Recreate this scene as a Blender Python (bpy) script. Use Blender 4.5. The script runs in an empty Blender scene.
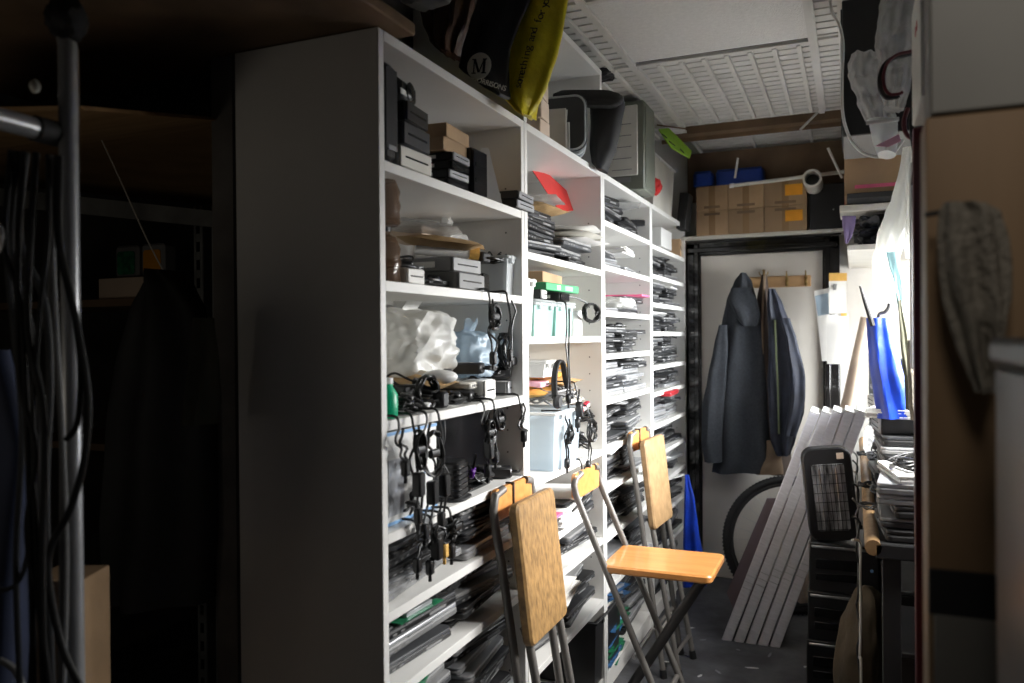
import bpy, bmesh, math, random
from mathutils import Vector, Matrix, Euler, noise
R = random.Random(7)
PI = math.pi
col = bpy.context.scene.collection
# ---------------------------------------------------------------- camera
F = 800.0
CAM = Vector((0, 0, 1.39))
yc = Vector((341, 7.5, -F)).normalized()
zc = Vector((-.006, 1, 0)); zc = (zc - zc.dot(yc) * yc).normalized()
xc = yc.cross(zc)
C2W = Matrix((xc, yc, zc))
def P(u, v, x=None, y=None, z=None, d=None):
    """point of the place seen at photo pixel (u, v) on one known plane or depth"""
    r = C2W @ Vector((u - 512, 341.5 - v, -F)) / F
    if x is not None: t = (x - CAM.x) / r.x
    elif y is not None: t = (y - CAM.y) / r.y
    elif z is not None: t = (z - CAM.z) / r.z
    else: t = d
    return CAM + r * t
cd = bpy.data.cameras.new('camera'); cam = bpy.data.objects.new('camera', cd); col.objects.link(cam)
cd.sensor_width = 36; cd.lens = F * 36 / 1024; cd.clip_start = .05
cam.matrix_world = Matrix.Translation(CAM) @ C2W.to_4x4()
cd.dof.use_dof = True; cd.dof.focus_distance = 2.6; cd.dof.aperture_fstop = 3.2
bpy.context.scene.camera = cam
# ---------------------------------------------------------------- materials
def mk(name, c, rough=.5, metal=0., var=.12, scale=6, bump=0., bscale=30, trans=0., emis=None, rnd=0., coat=0., c2=None, stretch=None, spec=None):
    m = bpy.data.materials.new(name); m.use_nodes = True
    nt = m.node_tree; N = nt.nodes; L = nt.links; N.clear()
    out = N.new('ShaderNodeOutputMaterial'); b = N.new('ShaderNodeBsdfPrincipled')
    tc = N.new('ShaderNodeTexCoord'); mp = N.new('ShaderNodeMapping')
    L.new(tc.outputs['Object'], mp.inputs[0])
    if stretch: mp.inputs['Scale'].default_value = stretch
    n = N.new('ShaderNodeTexNoise'); n.inputs['Scale'].default_value = scale; n.inputs['Detail'].default_value = 5
    L.new(mp.outputs[0], n.inputs['Vector'])
    rp = N.new('ShaderNodeValToRGB')
    a = c2 if c2 else tuple(max(0, k * (1 - 2.2 * var)) for k in c)
    e = c if c2 else tuple(min(1, k * (1 + var)) for k in c)
    rp.color_ramp.elements[0].position = .3; rp.color_ramp.elements[1].position = .68
    rp.color_ramp.elements[0].color = (*a, 1); rp.color_ramp.elements[1].color = (*e, 1)
    L.new(n.outputs['Fac'], rp.inputs[0]); src = rp.outputs[0]
    if rnd:
        oi = N.new('ShaderNodeObjectInfo'); hs = N.new('ShaderNodeHueSaturation')
        mr = N.new('ShaderNodeMapRange'); mr.inputs['To Min'].default_value = 1 - rnd; mr.inputs['To Max'].default_value = 1 + rnd
        L.new(oi.outputs['Random'], mr.inputs[0]); L.new(mr.outputs[0], hs.inputs['Value']); L.new(src, hs.inputs['Color']); src = hs.outputs[0]
    L.new(src, b.inputs['Base Color'])
    b.inputs['Roughness'].default_value = rough; b.inputs['Metallic'].default_value = metal
    if spec is not None: b.inputs['Specular IOR Level'].default_value = spec
    if coat: b.inputs['Coat Weight'].default_value = coat
    if emis: b.inputs['Emission Color'].default_value = (*emis[0], 1); b.inputs['Emission Strength'].default_value = emis[1]
    if bump:
        bn = N.new('ShaderNodeTexNoise'); bn.inputs['Scale'].default_value = bscale; bn.inputs['Detail'].default_value = 4
        L.new(mp.outputs[0], bn.inputs['Vector'])
        bu = N.new('ShaderNodeBump'); bu.inputs['Strength'].default_value = bump; bu.inputs['Distance'].default_value = .01
        L.new(bn.outputs['Fac'], bu.inputs['Height']); L.new(bu.outputs[0], b.inputs['Normal'])
    if trans:
        tr = N.new('ShaderNodeBsdfTransparent'); tl = N.new('ShaderNodeBsdfTranslucent'); L.new(src, tl.inputs[0])
        m1 = N.new('ShaderNodeMixShader'); m1.inputs[0].default_value = .35; L.new(b.outputs[0], m1.inputs[1]); L.new(tl.outputs[0], m1.inputs[2])
        m2 = N.new('ShaderNodeMixShader'); m2.inputs[0].default_value = trans; L.new(m1.outputs[0], m2.inputs[1]); L.new(tr.outputs[0], m2.inputs[2])
        L.new(m2.outputs[0], out.inputs[0])
    else: L.new(b.outputs[0], out.inputs[0])
    return m
M = {}
M['shelf'] = mk('white_melamine', (.80, .79, .76), .38, var=.03, scale=3)
M['floor'] = mk('dark_vinyl', (.085, .087, .095), .55, var=.25, scale=9, bump=.15, bscale=60)
M['wall'] = mk('plaster', (.78, .76, .72), .8, var=.04, bump=.1)
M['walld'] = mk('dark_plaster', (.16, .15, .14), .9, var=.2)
M['ceil'] = mk('ceiling_tile', (.72, .71, .69), .85, var=.03, scale=60, bump=.3, bscale=150)
M['louvre'] = mk('louvre_white', (.66, .65, .62), .6, var=.05)
M['void'] = mk('ceiling_void', (.03, .03, .03), .9)
M['door'] = mk('door_cream', (.60, .565, .51), .5, var=.06, scale=2.5)
M['gloss'] = mk('black_gloss_paint', (.012, .011, .011), .16, var=.2, coat=.5, bump=.1, bscale=25)
M['oak'] = mk('oak_veneer', (.50, .31, .15), .45, scale=2.2, stretch=(1, 12, 12), c2=(.40, .235, .105))
M['oakv'] = mk('oak_veneer_upright', (.36, .235, .13), .5, scale=2.0, stretch=(9, 9, .8), c2=(.28, .175, .09))
M['beech'] = mk('lacquered_beech', (.78, .36, .115), .28, scale=3, stretch=(2, 14, 14), c2=(.62, .26, .07), coat=.35)
M['beechw'] = mk('worn_beech', (.44, .26, .10), .42, scale=38, stretch=(1, 2.2, 1), c2=(.19, .11, .045), bump=.15)
M['tube'] = mk('grey_brown_steel', (.17, .158, .145), .5, metal=.35, var=.1)
M['tubed'] = mk('dark_steel', (.055, .053, .052), .4, metal=.3)
M['black'] = mk('black_plastic', (.014, .014, .015), .38, var=.2, rnd=.3)
M['blackg'] = mk('glossy_black_plastic', (.007, .007, .008), .22, var=.2, spec=.3)
M['blackm'] = mk('matt_black', (.02, .02, .021), .7, var=.25)
M['rubber'] = mk('cable_rubber', (.012, .012, .012), .42, var=.2)
M['dgrey'] = mk('dark_grey_plastic', (.05, .052, .056), .4, var=.15, rnd=.35)
M['grey'] = mk('grey_plastic', (.24, .24, .24), .45, var=.1, rnd=.2)
M['silver'] = mk('silver_plastic', (.50, .51, .53), .32, metal=.5, var=.08, rnd=.15)
M['steel'] = mk('bare_steel', (.55, .55, .55), .3, metal=.9, var=.12)
M['galv'] = mk('galvanised_steel', (.33, .34, .33), .45, metal=.5, var=.25)
M['white'] = mk('white_plastic', (.80, .80, .78), .35, var=.03)
M['offw'] = mk('off_white_plastic', (.66, .64, .58), .45, var=.06)
M['paper'] = mk('white_paper', (.82, .81, .78), .75, var=.04, rnd=.08)
M['card'] = mk('cardboard', (.38, .25, .14), .8, var=.12, scale=5, bump=.1, rnd=.15)
M['cardd'] = mk('dark_cardboard', (.20, .13, .075), .85, var=.15, rnd=.1)
M['kraft'] = mk('padded_kraft', (.55, .36, .17), .65, var=.12, bump=.35, bscale=70)
M['amber'] = mk('yellow_kraft', (.72, .42, .10), .6, var=.12, bump=.25, bscale=60)
M['tape'] = mk('brown_tape', (.30, .19, .10), .2, var=.1)
M['bag'] = mk('clear_polythene', (.84, .84, .82), .18, var=.04, trans=.45, bump=1.0, bscale=18)
M['bagw'] = mk('white_polythene', (.86, .86, .83), .3, var=.03, trans=.12, bump=.9, bscale=14)
M['bagb'] = mk('blue_polythene', (.60, .74, .86), .25, var=.08, trans=.25, bump=.9, bscale=20)
M['bubble'] = mk('bubble_wrap', (.66, .66, .65), .2, var=.12, trans=.34, bump=1.0, bscale=38)
M['boxc'] = mk('clear_storage_plastic', (.72, .82, .90), .2, var=.03, trans=.5)
M['frost'] = mk('frosted_plastic', (.74, .77, .78), .3, var=.04, trans=.25)
M['mint'] = mk('mint_plastic', (.55, .80, .74), .35, var=.05, trans=.1)
M['green'] = mk('green_box', (.04, .34, .13), .4, var=.1)
M['lime'] = mk('lime_folder', (.34, .62, .05), .5, var=.08)
M['red'] = mk('red_card', (.55, .035, .03), .45, var=.08)
M['pink'] = mk('pink_plastic', (.85, .15, .30), .45)
M['pinkl'] = mk('pale_pink_cloth', (.88, .50, .62), .6)
M['blue'] = mk('blue_nylon', (.010, .055, .52), .36, var=.2, scale=10, bump=.5, bscale=12)
M['bluet'] = mk('blue_tub', (.006, .035, .22), .45, var=.1)
M['bluen'] = mk('blue_carton', (.02, .08, .32), .5, var=.15)
M['blight'] = mk('light_blue_print', (.25, .48, .80), .5)
M['cyan'] = mk('pale_cyan_cloth', (.42, .72, .80), .7)
M['yellow'] = mk('yellow_polythene', (.95, .80, .02), .4, var=.3, scale=14, bump=.9, bscale=22, c2=(.62, .50, .012))
M['bagk'] = mk('black_polythene', (.010, .011, .014), .34, bump=.7, bscale=10)
M['brownbag'] = mk('brown_polythene', (.075, .03, .012), .5, var=.3, scale=5, bump=.4)
M['cream'] = mk('cream_print', (.85, .83, .74), .6)
M['coat'] = mk('charcoal_cloth', (.022, .026, .033), .85, var=.15, scale=90, bump=.1, bscale=250)
M['coatn'] = mk('navy_nylon', (.013, .017, .032), .7, var=.2, scale=20, bump=.2)
M['coatb'] = mk('dark_brown_cloth', (.045, .030, .022), .8)
M['tan'] = mk('tan_lining', (.20, .14, .09), .8)
M['towel'] = mk('grey_towel', (.30, .27, .22), .95, var=.1, bump=.8, bscale=90)
M['sack'] = mk('brown_cloth_sack', (.085, .062, .036), .9, var=.2, bump=.4, bscale=40)
M['brass'] = mk('aged_brass', (.36, .25, .10), .3, metal=.9)
M['wood'] = mk('plain_wood', (.40, .25, .12), .5, scale=3, stretch=(1, 10, 10), c2=(.27, .16, .07))
M['broom'] = mk('pale_cardboard_tube', (.66, .52, .40), .7, var=.06)
M['lilac'] = mk('grey_lacquer', (.68, .675, .72), .45, metal=.0, var=.06, scale=20, stretch=(1, 1, 6))
M['plum'] = mk('plum_board', (.16, .12, .135), .5, var=.08)
M['tyre'] = mk('tyre_rubber', (.016, .016, .017), .8)
M['pcb'] = mk('green_circuit_board', (.02, .20, .09), .4, var=.3, scale=60, rnd=.3)
M['pcbb'] = mk('blue_circuit_board', (.05, .16, .36), .4, var=.3, scale=60, rnd=.3)
M['chip'] = mk('chip_black', (.02, .02, .02), .4)
M['reflector'] = mk('heater_reflector', (.75, .76, .78), .3, metal=.6, c2=(.03, .03, .03), scale=14, stretch=(3, 3, .6))  # upright black and silver streaks paint reflections into the metal colour
M['pcgreen'] = mk('olive_grey_case', (.17, .185, .15), .5, var=.08)
M['maroon'] = mk('maroon_paint', (.11, .012, .02), .4, var=.2)
M['greyp'] = mk('grey_laminate', (.30, .29, .26), .5, var=.08, scale=3)
M['purple'] = mk('purple_plastic', (.20, .04, .45), .4)
M['dust'] = mk('paper_scrap', (.75, .75, .75), .8)
M['litter'] = mk('litter_bits', (.28, .29, .31), .8)
M['orange'] = mk('orange_tape', (.85, .36, .02), .4)
M['gcloth'] = mk('dark_green_cloth', (.10, .10, .07), .9)
M['jean'] = mk('dark_blue_cloth', (.014, .022, .055), .8, var=.3)
M['screen'] = mk('dark_screen', (.004, .004, .005), .2, spec=.12)
M['pvc'] = mk('clear_screen_print', (.55, .70, .90), .3, var=.25, scale=12)
# ---------------------------------------------------------------- mesh builder
def X(loc=(0, 0, 0), rot=(0, 0, 0), s=(1, 1, 1)):
    return Matrix.Translation(loc) @ Euler(rot).to_matrix().to_4x4() @ Matrix.Diagonal((*s, 1))
class MB:
    def __init__(s): s.bm = bmesh.new()
    def _fin(s, n0, f0, T, mi):
        s.bm.verts.ensure_lookup_table(); s.bm.faces.ensure_lookup_table()
        if T is not None:
            for v in s.bm.verts[n0:]: v.co = T @ v.co
        for f in s.bm.faces[f0:]: f.material_index = mi
    def raw(s, vs, fs, T=None, mi=0):
        n0, f0 = len(s.bm.verts), len(s.bm.faces)
        V = [s.bm.verts.new(v) for v in vs]
        for f in fs:
            try: s.bm.faces.new([V[i] for i in f])
            except ValueError: pass
        s._fin(n0, f0, T, mi); return s
    def box(s, c, sz, rot=(0, 0, 0), bev=0., mi=0, T=None):
        x, y, z = [k / 2 for k in sz]
        if bev > 0:
            b = min(bev, x * .9, y * .9, z * .9)
            vs = []; idx = {}
            for sx in (-1, 1):
                for sy in (-1, 1):
                    for sz_ in (-1, 1):
                        for ax in range(3):
                            p = [sx * (x - b), sy * (y - b), sz_ * (z - b)]
                            p[ax] = (sx * x, sy * y, sz_ * z)[ax]
                            idx[(sx, sy, sz_, ax)] = len(vs); vs.append(p)
            fs = []
            S = (-1, 1)
            for sg in S:
                for ax in range(3):
                    o = [k for k in range(3) if k != ax]
                    q = []
                    for a, b2 in ((-1, -1), (1, -1), (1, 1), (-1, 1)):
                        k = [0, 0, 0]; k[ax] = sg; k[o[0]] = a; k[o[1]] = b2; q.append(idx[(*k, ax)])
                    fs.append(q)
            for ax in range(3):
                o = [k for k in range(3) if k != ax]
                for a in S:
                    for b2 in S:
                        k1 = [0, 0, 0]; k1[ax] = -1; k1[o[0]] = a; k1[o[1]] = b2
                        k2 = list(k1); k2[ax] = 1
                        fs.append([idx[(*k1, o[0])], idx[(*k2, o[0])], idx[(*k2, o[1])], idx[(*k1, o[1])]])
            for a in S:
                for b2 in S:
                    for c2 in S: fs.append([idx[(a, b2, c2, 0)], idx[(a, b2, c2, 1)], idx[(a, b2, c2, 2)]])
        else:
            vs = [(a, b, c_) for a in (-x, x) for b in (-y, y) for c_ in (-z, z)]
            fs = [(0, 1, 3, 2), (4, 6, 7, 5), (0, 4, 5, 1), (2, 3, 7, 6), (0, 2, 6, 4), (1, 5, 7, 3)]
        m = X(c, rot)
        return s.raw(vs, fs, (T @ m) if T else m, mi)
    def tube(s, pts, r, n=8, closed=False, mi=0, flat=1., T=None, cap=True):
        pts = [Vector(p) for p in pts]; k = len(pts)
        rr = r if isinstance(r, (list, tuple)) else [r] * k
        vs = []; up = None
        for i in range(k):
            a = pts[(i - 1) % k] if (closed or i > 0) else pts[i]
            b = pts[(i + 1) % k] if (closed or i < k - 1) else pts[i]
            t = (b - a)
            t = t.normalized() if t.length > 1e-9 else Vector((0, 0, 1))
            if up is None:
                up = Vector((0, 0, 1)) if abs(t.z) < .9 else Vector((0, 1, 0))
            up = (up - up.dot(t) * t)
            up = up.normalized() if up.length > 1e-6 else t.orthogonal().normalized()
            sd = t.cross(up)
            for j in range(n):
                an = 2 * PI * j / n
                vs.append(pts[i] + (up * math.cos(an) + sd * math.sin(an) * flat) * rr[i])
        fs = []
        for i in range(k if closed else k - 1):
            for j in range(n):
                a, b = i * n, ((i + 1) % k) * n
                fs.append((a + j, a + (j + 1) % n, b + (j + 1) % n, b + j))
        if not closed and cap:
            fs.append(tuple(range(n - 1, -1, -1))); fs.append(tuple((k - 1) * n + j for j in range(n)))
        return s.raw(vs, fs, T, mi)
    def lathe(s, prof, c=(0, 0, 0), n=18, T=None, mi=0):
        vs = []; fs = []
        for r_, z_ in prof:
            for j in range(n):
                a = 2 * PI * j / n; vs.append((c[0] + r_ * math.cos(a), c[1] + r_ * math.sin(a), c[2] + z_))
        for i in range(len(prof) - 1):
            for j in range(n): fs.append((i * n + j, i * n + (j + 1) % n, (i + 1) * n + (j + 1) % n, (i + 1) * n + j))
        fs.append(tuple(range(n - 1, -1, -1))); fs.append(tuple((len(prof) - 1) * n + j for j in range(n)))
        return s.raw(vs, fs, T, mi)
    def prism(s, poly, h, T=None, mi=0):
        n = len(poly); vs = [(p[0], p[1], 0) for p in poly] + [(p[0], p[1], h) for p in poly]
        fs = [tuple(range(n - 1, -1, -1)), tuple(range(n, 2 * n))] + [(i, (i + 1) % n, n + (i + 1) % n, n + i) for i in range(n)]
        return s.raw(vs, fs, T, mi)
    def quad3(s, pts, th=.002, mi=0):
        """thin solid panel from a planar polygon of 3D points"""
        p = [Vector(q) for q in pts]; nn = (p[1] - p[0]).cross(p[2] - p[0]).normalized() * th; n = len(p)
        fs = [tuple(range(n - 1, -1, -1)), tuple(range(n, 2 * n))] + [(i, (i + 1) % n, n + (i + 1) % n, n + i) for i in range(n)]
        return s.raw(p + [q + nn for q in p], fs, None, mi)
    def sheet(s, fn, nu=20, nv=20, T=None, mi=0, closed=False):
        vs = [fn(i / nu, j / nv) for i in range(nu + 1) for j in range(nv + 1)]
        fs = [(i * (nv + 1) + j, i * (nv + 1) + j + 1, (i + 1) * (nv + 1) + j + 1, (i + 1) * (nv + 1) + j) for i in range(nu) for j in range(nv)]
        return s.raw(vs, fs, T, mi)
    def blob(s, c, sz, seed=0, amp=.25, fq=2.2, sub=4, rot=(0, 0, 0), mi=0, ridge=True, sq=.0, T=None):
        n0, f0 = len(s.bm.verts), len(s.bm.faces)
        bmesh.ops.create_icosphere(s.bm, subdivisions=sub, radius=1)
        s.bm.verts.ensure_lookup_table()
        o = Vector((seed * 7.13, seed * 3.7, seed * 1.9))
        for v in s.bm.verts[n0:]:
            p = v.co.copy()
            if sq: 
                m_ = max(abs(p.x), abs(p.y), abs(p.z)); p = p.lerp(p / m_, sq)
            k = noise.noise(p * fq + o)
            if ridge: k = (1 - 2 * abs(noise.noise(p * fq * 1.3 + o))) * .6 + .5 * noise.noise(p * fq * 3 + o)
            v.co = p * (1 + amp * (k - .4))
        m = X(c, rot, [q / 2 for q in sz]); s._fin(n0, f0, (T @ m) if T else m, mi); return s
    def pillow(s, c, sz, rot=(0, 0, 0), seed=0, mi=0, T=None, wr=.12):
        L, W, H = sz; o = Vector((seed * 3.1, seed * 5.3, 0)); n = 14; vs = []; fs = []
        for side in (1, -1):
            for i in range(n + 1):
                for j in range(n + 1):
                    a, b = 2 * i / n - 1, 2 * j / n - 1
                    k = (1 - a ** 4) * (1 - b ** 4)
                    h = k * H / 2 * (1 + 2 * wr * noise.noise(Vector((a * 3, b * 3, side)) + o))
                    dz = H * .25 * noise.noise(Vector((a * 1.5, b * 1.5, 0)) + o)
                    vs.append((a * L / 2, b * W / 2, side * h + dz))
        N1 = (n + 1) ** 2
        for q in (0, 1):
            for i in range(n):
                for j in range(n):
                    f = (i * (n + 1) + j, i * (n + 1) + j + 1, (i + 1) * (n + 1) + j + 1, (i + 1) * (n + 1) + j)
                    fs.append(tuple(q * N1 + k for k in (f if q == 0 else f[::-1])))
        m = X(c, rot); return s.raw(vs, fs, (T @ m) if T else m, mi)
    def loft(s, rows, y0, depth=.06, seed=0, folds=6, amp=.012, n=40, nz=24, mi=0, flat=0., cr=0.):
        """cloth volume between left/right photo outlines rows=[(v, uL, uR)], hanging at plane y0"""
        o = seed * 4.7; vs = []; fs = []
        for i in range(nz + 1):
            t = i / nz * (len(rows) - 1); k = min(int(t), len(rows) - 2); f = t - k
            f2 = f * f * (3 - 2 * f) if flat == 0 else f
            v = rows[k][0] + (rows[k + 1][0] - rows[k][0]) * f
            l = rows[k][1] + (rows[k + 1][1] - rows[k][1]) * (f * .6 + f2 * .4); r_ = rows[k][2] + (rows[k + 1][2] - rows[k][2]) * (f * .6 + f2 * .4)
            a, b = P(l, v, y=y0), P(r_, v, y=y0)
            c, w = (a + b) / 2, (b - a) / 2
            grow = min(1, .35 + i / nz)
            for j in range(n):
                an = 2 * PI * j / n
                rx = math.cos(an); ry = math.sin(an)
                fo = amp * grow * (math.sin(folds * an + o + 1.2 * math.sin(i / nz * 3 + o)) + .7 * noise.noise(Vector((rx * 2, ry * 2, i / nz * 4 + o))))
                dd = depth * (.4 + .6 * grow)
                q = c + w * rx + Vector((0, dd * ry, 0)) 
                q += Vector((fo * .3 * rx, fo * ry * 1.5, 0))
                if cr: q += Vector((rx * .3, ry, .2)) * cr * (1 - 3 * abs(noise.noise(q * 22 + Vector((o, 0, 0)))) + .6 * noise.noise(q * 50))
                vs.append(q)
        for i in range(nz):
            for j in range(n): fs.append((i * n + j, i * n + (j + 1) % n, (i + 1) * n + (j + 1) % n, (i + 1) * n + j))
        fs.append(tuple(range(n - 1, -1, -1))); fs.append(tuple(nz * n + j for j in range(n)))
        return s.raw(vs, fs, None, mi)
    def build(s, name, mats, parent=None, center=None, loc=None, rot=None, ang=38):
        bm = s.bm
        bmesh.ops.recalc_face_normals(bm, faces=bm.faces)
        me = bpy.data.meshes.new(name)
        ctr = Vector((0, 0, 0))
        if parent is None and loc is None and len(bm.verts):
            xs = [v.co for v in bm.verts]
            ctr = Vector(((min(p.x for p in xs) + max(p.x for p in xs)) / 2, (min(p.y for p in xs) + max(p.y for p in xs)) / 2, min(p.z for p in xs)))
            for v in bm.verts: v.co -= ctr
        bm.to_mesh(me); bm.free()
        if not isinstance(mats, (list, tuple)): mats = [mats]
        for m in mats: me.materials.append(M[m] if isinstance(m, str) else m)
        if ang:
            for p in me.polygons: p.use_smooth = True
            me.set_sharp_from_angle(angle=math.radians(ang))
        o = bpy.data.objects.new(name, me); col.objects.link(o)
        if parent is not None: o.parent = parent
        elif loc is None: o.location = ctr
        if loc is not None: o.location = loc
        if rot is not None: o.rotation_euler = rot
        return o
def tag(o, label, cat, group=None, kind=None):
    o['label'] = label; o['category'] = cat
    if group: o['group'] = group
    if kind: o['kind'] = kind
    return o
def thing(name, label, cat, loc=(0, 0, 0), rot=(0, 0, 0), group=None):
    o = bpy.data.objects.new(name, None); col.objects.link(o); o.empty_display_size = .05
    o.location = loc; o.rotation_euler = rot
    return tag(o, label, cat, group)
def single(name, mb, mat, label, cat, group=None, **k): return tag(mb.build(name, mat, **k), label, cat, group)
def struct(name, mb, mat): 
    o = mb.build(name, mat); o['kind'] = 'structure'; return o
KIDS = {}
def dup(root, loc, rot, label, group=None):
    if root not in KIDS: KIDS[root] = [(c, list(c.children)) for c in root.children]
    r = root.copy(); col.objects.link(r); r.location = loc; r.rotation_euler = rot; r['label'] = label
    if group: r['group'] = group
    for c, g in KIDS[root]:
        k = c.copy(); col.objects.link(k); k.parent = r
        for d in g:
            q = d.copy(); col.objects.link(q); q.parent = k
    return r
ORD = ['lowest', 'second', 'third', 'fourth', 'fifth', 'sixth', 'seventh', 'eighth', 'ninth', 'tenth', 'eleventh', 'twelfth', 'thirteenth', 'fourteenth']
# ---------------------------------------------------------------- room shell
XF, XB = -.88, -1.25          # shelving front and back planes
YB = 4.72                     # end wall
struct('floor', MB().box((-1.0, 2.2, -.03), (4.6, 6.4, .06)), 'floor')
struct('wall_back', MB().box((-.5, YB + .05, 1.5), (3.6, .1, 3.0)), 'wall')
struct('wall_right', MB().box((.80, 2.2, 1.5), (.1, 5.2, 3.0)), 'wall')
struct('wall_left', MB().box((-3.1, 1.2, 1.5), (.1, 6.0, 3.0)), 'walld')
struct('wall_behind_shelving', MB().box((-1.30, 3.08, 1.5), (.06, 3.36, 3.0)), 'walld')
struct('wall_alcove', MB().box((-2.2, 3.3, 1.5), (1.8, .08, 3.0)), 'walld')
# ceiling: void slab, louvre panels, plain tile
ZC = 2.45
struct('ceiling', MB().box((-1.0, 2.0, 2.86), (4.4, 6.0, .06)), 'void')
def louvre(name, x0, x1, y0, y1, step=.062, rib=.086):
    m = MB()
    o = m
    y = y0
    while y < y1 - .006:
        o.box(((x0 + x1) / 2, y + step * .40, ZC + .012), (x1 - x0, step * .80, .010)); y += step
    x = x0
    while x < x1 + .002:
        o.box((x, (y0 + y1) / 2, ZC + .005), (.016, y1 - y0, .022)); x += rib
    struct(name, o, 'louvre')
louvre('trim_1', -1.22, -.80, .9, 3.09)
louvre('trim_2', -.78, -.14, 3.11, 4.06)
louvre('trim_3', -1.22, -.80, 3.11, 4.30)
louvre('trim_4', -.12, .72, .9, 4.06)
struct('trim_5', MB().box((-.46, 2.76, ZC + .012), (.64, .62, .014), bev=.002), 'ceil')
louvre('trim_6', -.78, -.14, .9, 2.44)
g = MB()
for x in (-.79, -.13): g.box((x, 2.5, ZC + .002), (.024, 3.2, .018))
for y in (2.445, 3.10, 4.07): g.box((-.25, y, ZC + .004), (1.94, .022, .012))
struct('trim_7', g, 'louvre')
louvre('trim_8', -.80, .72, 4.36, 4.70, step=.07, rib=.3)
g = MB(); g.box((-.1, 4.30, 2.47), (1.6, .10, .04)); g.box((-.35, 4.33, 2.44), (1.2, .012, .02)); struct('trim_9', g, 'cardd')
# dangling bits round the opening in the ceiling
for k, (a, b) in enumerate((((800, 130), (830, 100)), ((735, 178), (738, 158)), ((842, 178), (828, 148)))):
    p, q = P(*a, y=4.15), P(*b, y=4.15); single('ceiling_strap', MB().tube([p, q], .006), 'louvre', 'metal strap hanging below the ceiling opening, ' + ['slanting one by the grid corner', 'short one above the blue tub', 'one at the right of the pale roll'][k], 'strap', 'loose ceiling straps')
t = thing('ceiling_duct', 'grey metal duct running across the hole in the ceiling', 'duct', (-.5, 4.2, 2.60))
g = MB(); g.tube([(-.6, 0, 0), (.9, .06, .02)], .085, 16); g.build('duct_body', 'galv', t)
g = MB()
for x in (-.3, .2, .6): g.tube([(x, .01, 0), (x + .02, .012, .0)], .09, 16)
g.build('clamp_band', 'steel', t)
# window in the right wall over the bench, hidden behind the hanging things
g = MB(); wy0, wy1, wz0, wz1 = 2.68, 4.44, 1.10, 1.68
for yy in (wy0, (wy0 + wy1) / 2, wy1): g.box((.74, yy, (wz0 + wz1) / 2), (.03, .04, wz1 - wz0), bev=.003)
for zz in (wz0, wz1): g.box((.74, (wy0 + wy1) / 2, zz), (.03, wy1 - wy0 + .04, .04), bev=.003)
struct('window_1', g, 'white')
# ---------------------------------------------------------------- door at the end
yd = 4.64
g = MB()
for x0, x1 in ((-.884, -.80), (-.150, -.064)):
    g.box(((x0 + x1) / 2, yd + .03, .96), (x1 - x0, .06, 1.92), bev=.006)
    g.box(((x0 + x1) / 2 + (.018 if x0 < -.5 else -.018), yd - .006, .96), (.03, .02, 1.90), bev=.006)
g.box((-.474, yd + .03, 1.90), (.82, .06, .11), bev=.006); g.box((-.474, yd - .008, 1.875), (.80, .022, .03), bev=.006); g.box((-.474, yd - .008, 1.93), (.84, .026, .025), bev=.005)
fr = g.build('door_1', 'gloss'); fr['kind'] = 'structure'
dl = MB().box((-.475, yd + .035, .925), (.66, .03, 1.84), bev=.003).build('door_leaf', 'door'); dl.parent = fr
dl.location = dl.location - fr.location
struct('trim_10', MB().box((-.47, 4.645, 1.941), (.86, .14, .018), bev=.002), 'offw')
# ---------------------------------------------------------------- bookcases
YS = [1.385, 2.167, 2.963, 3.76, 4.60]
SH = [[1.755, 1.508, 1.22, .987, .825, .655, .36],
      [1.642, 1.39, .958, .62, .385],
      [1.84, 1.667, 1.488, 1.32, 1.144, .956, .80, .61, .41],
      [1.83, 1.687, 1.55, 1.41, 1.245, 1.115, .957, .81, .66, .50, .33]]
TH = .022
def place_label(i): return ['nearest', 'second', 'third', 'farthest'][i]
for i in range(4):
    y0, y1 = YS[i] + .0015, YS[i + 1] - .0015
    t = thing('bookcase', ['nearest tall white bookcase, crammed with drives, bags and hanging cables', 'second white bookcase along, holding mint tubs and padded envelopes',
              'third white bookcase along, its close shelves packed with laptops', 'farthest white bookcase, beside the black door frame, full of laptops'][i], 'bookcase', (XB, y0, 0), group='white bookcases along the left side')
    W = y1 - y0; D = XF - XB
    for yy in (TH / 2, W - TH / 2): MB().box((D / 2, yy, 1.01), (D, TH, 2.02), bev=.0015).build('side_panel', 'shelf', t)
    MB().box((D / 2, W / 2, 2.009), (D, W - 2 * TH - .001, TH), bev=.001).build('top_board', 'shelf', t)
    MB().box((.006, W / 2, 1.0), (.008, W - 2 * TH - .001, 1.99)).build('back_panel', 'shelf', t)
    MB().box((D / 2 + .005, W / 2, .069), (D - .02, W - 2 * TH - .001, TH), bev=.001).build('shelf', 'shelf', t)
    MB().box((D - .02, W / 2, .029), (.016, W - 2 * TH - .001, .057)).build('plinth', 'shelf', t)
    for z in SH[i]:
        MB().box((D / 2 + .005, W / 2, z - TH / 2), (D - .012, W - 2 * TH - .001, TH), bev=.001).build('shelf', 'shelf', t)
    g = MB()
    for k in range(24):
        for xx in (.07, D - .05):
            g.lathe([(.0028, 0), (.0028, .0006)], n=6, T=X((xx, W - TH - .0004, .35 + k * .064), (PI / 2, 0, 0)))
    g.build('peg_hole', 'dgrey', t)
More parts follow.
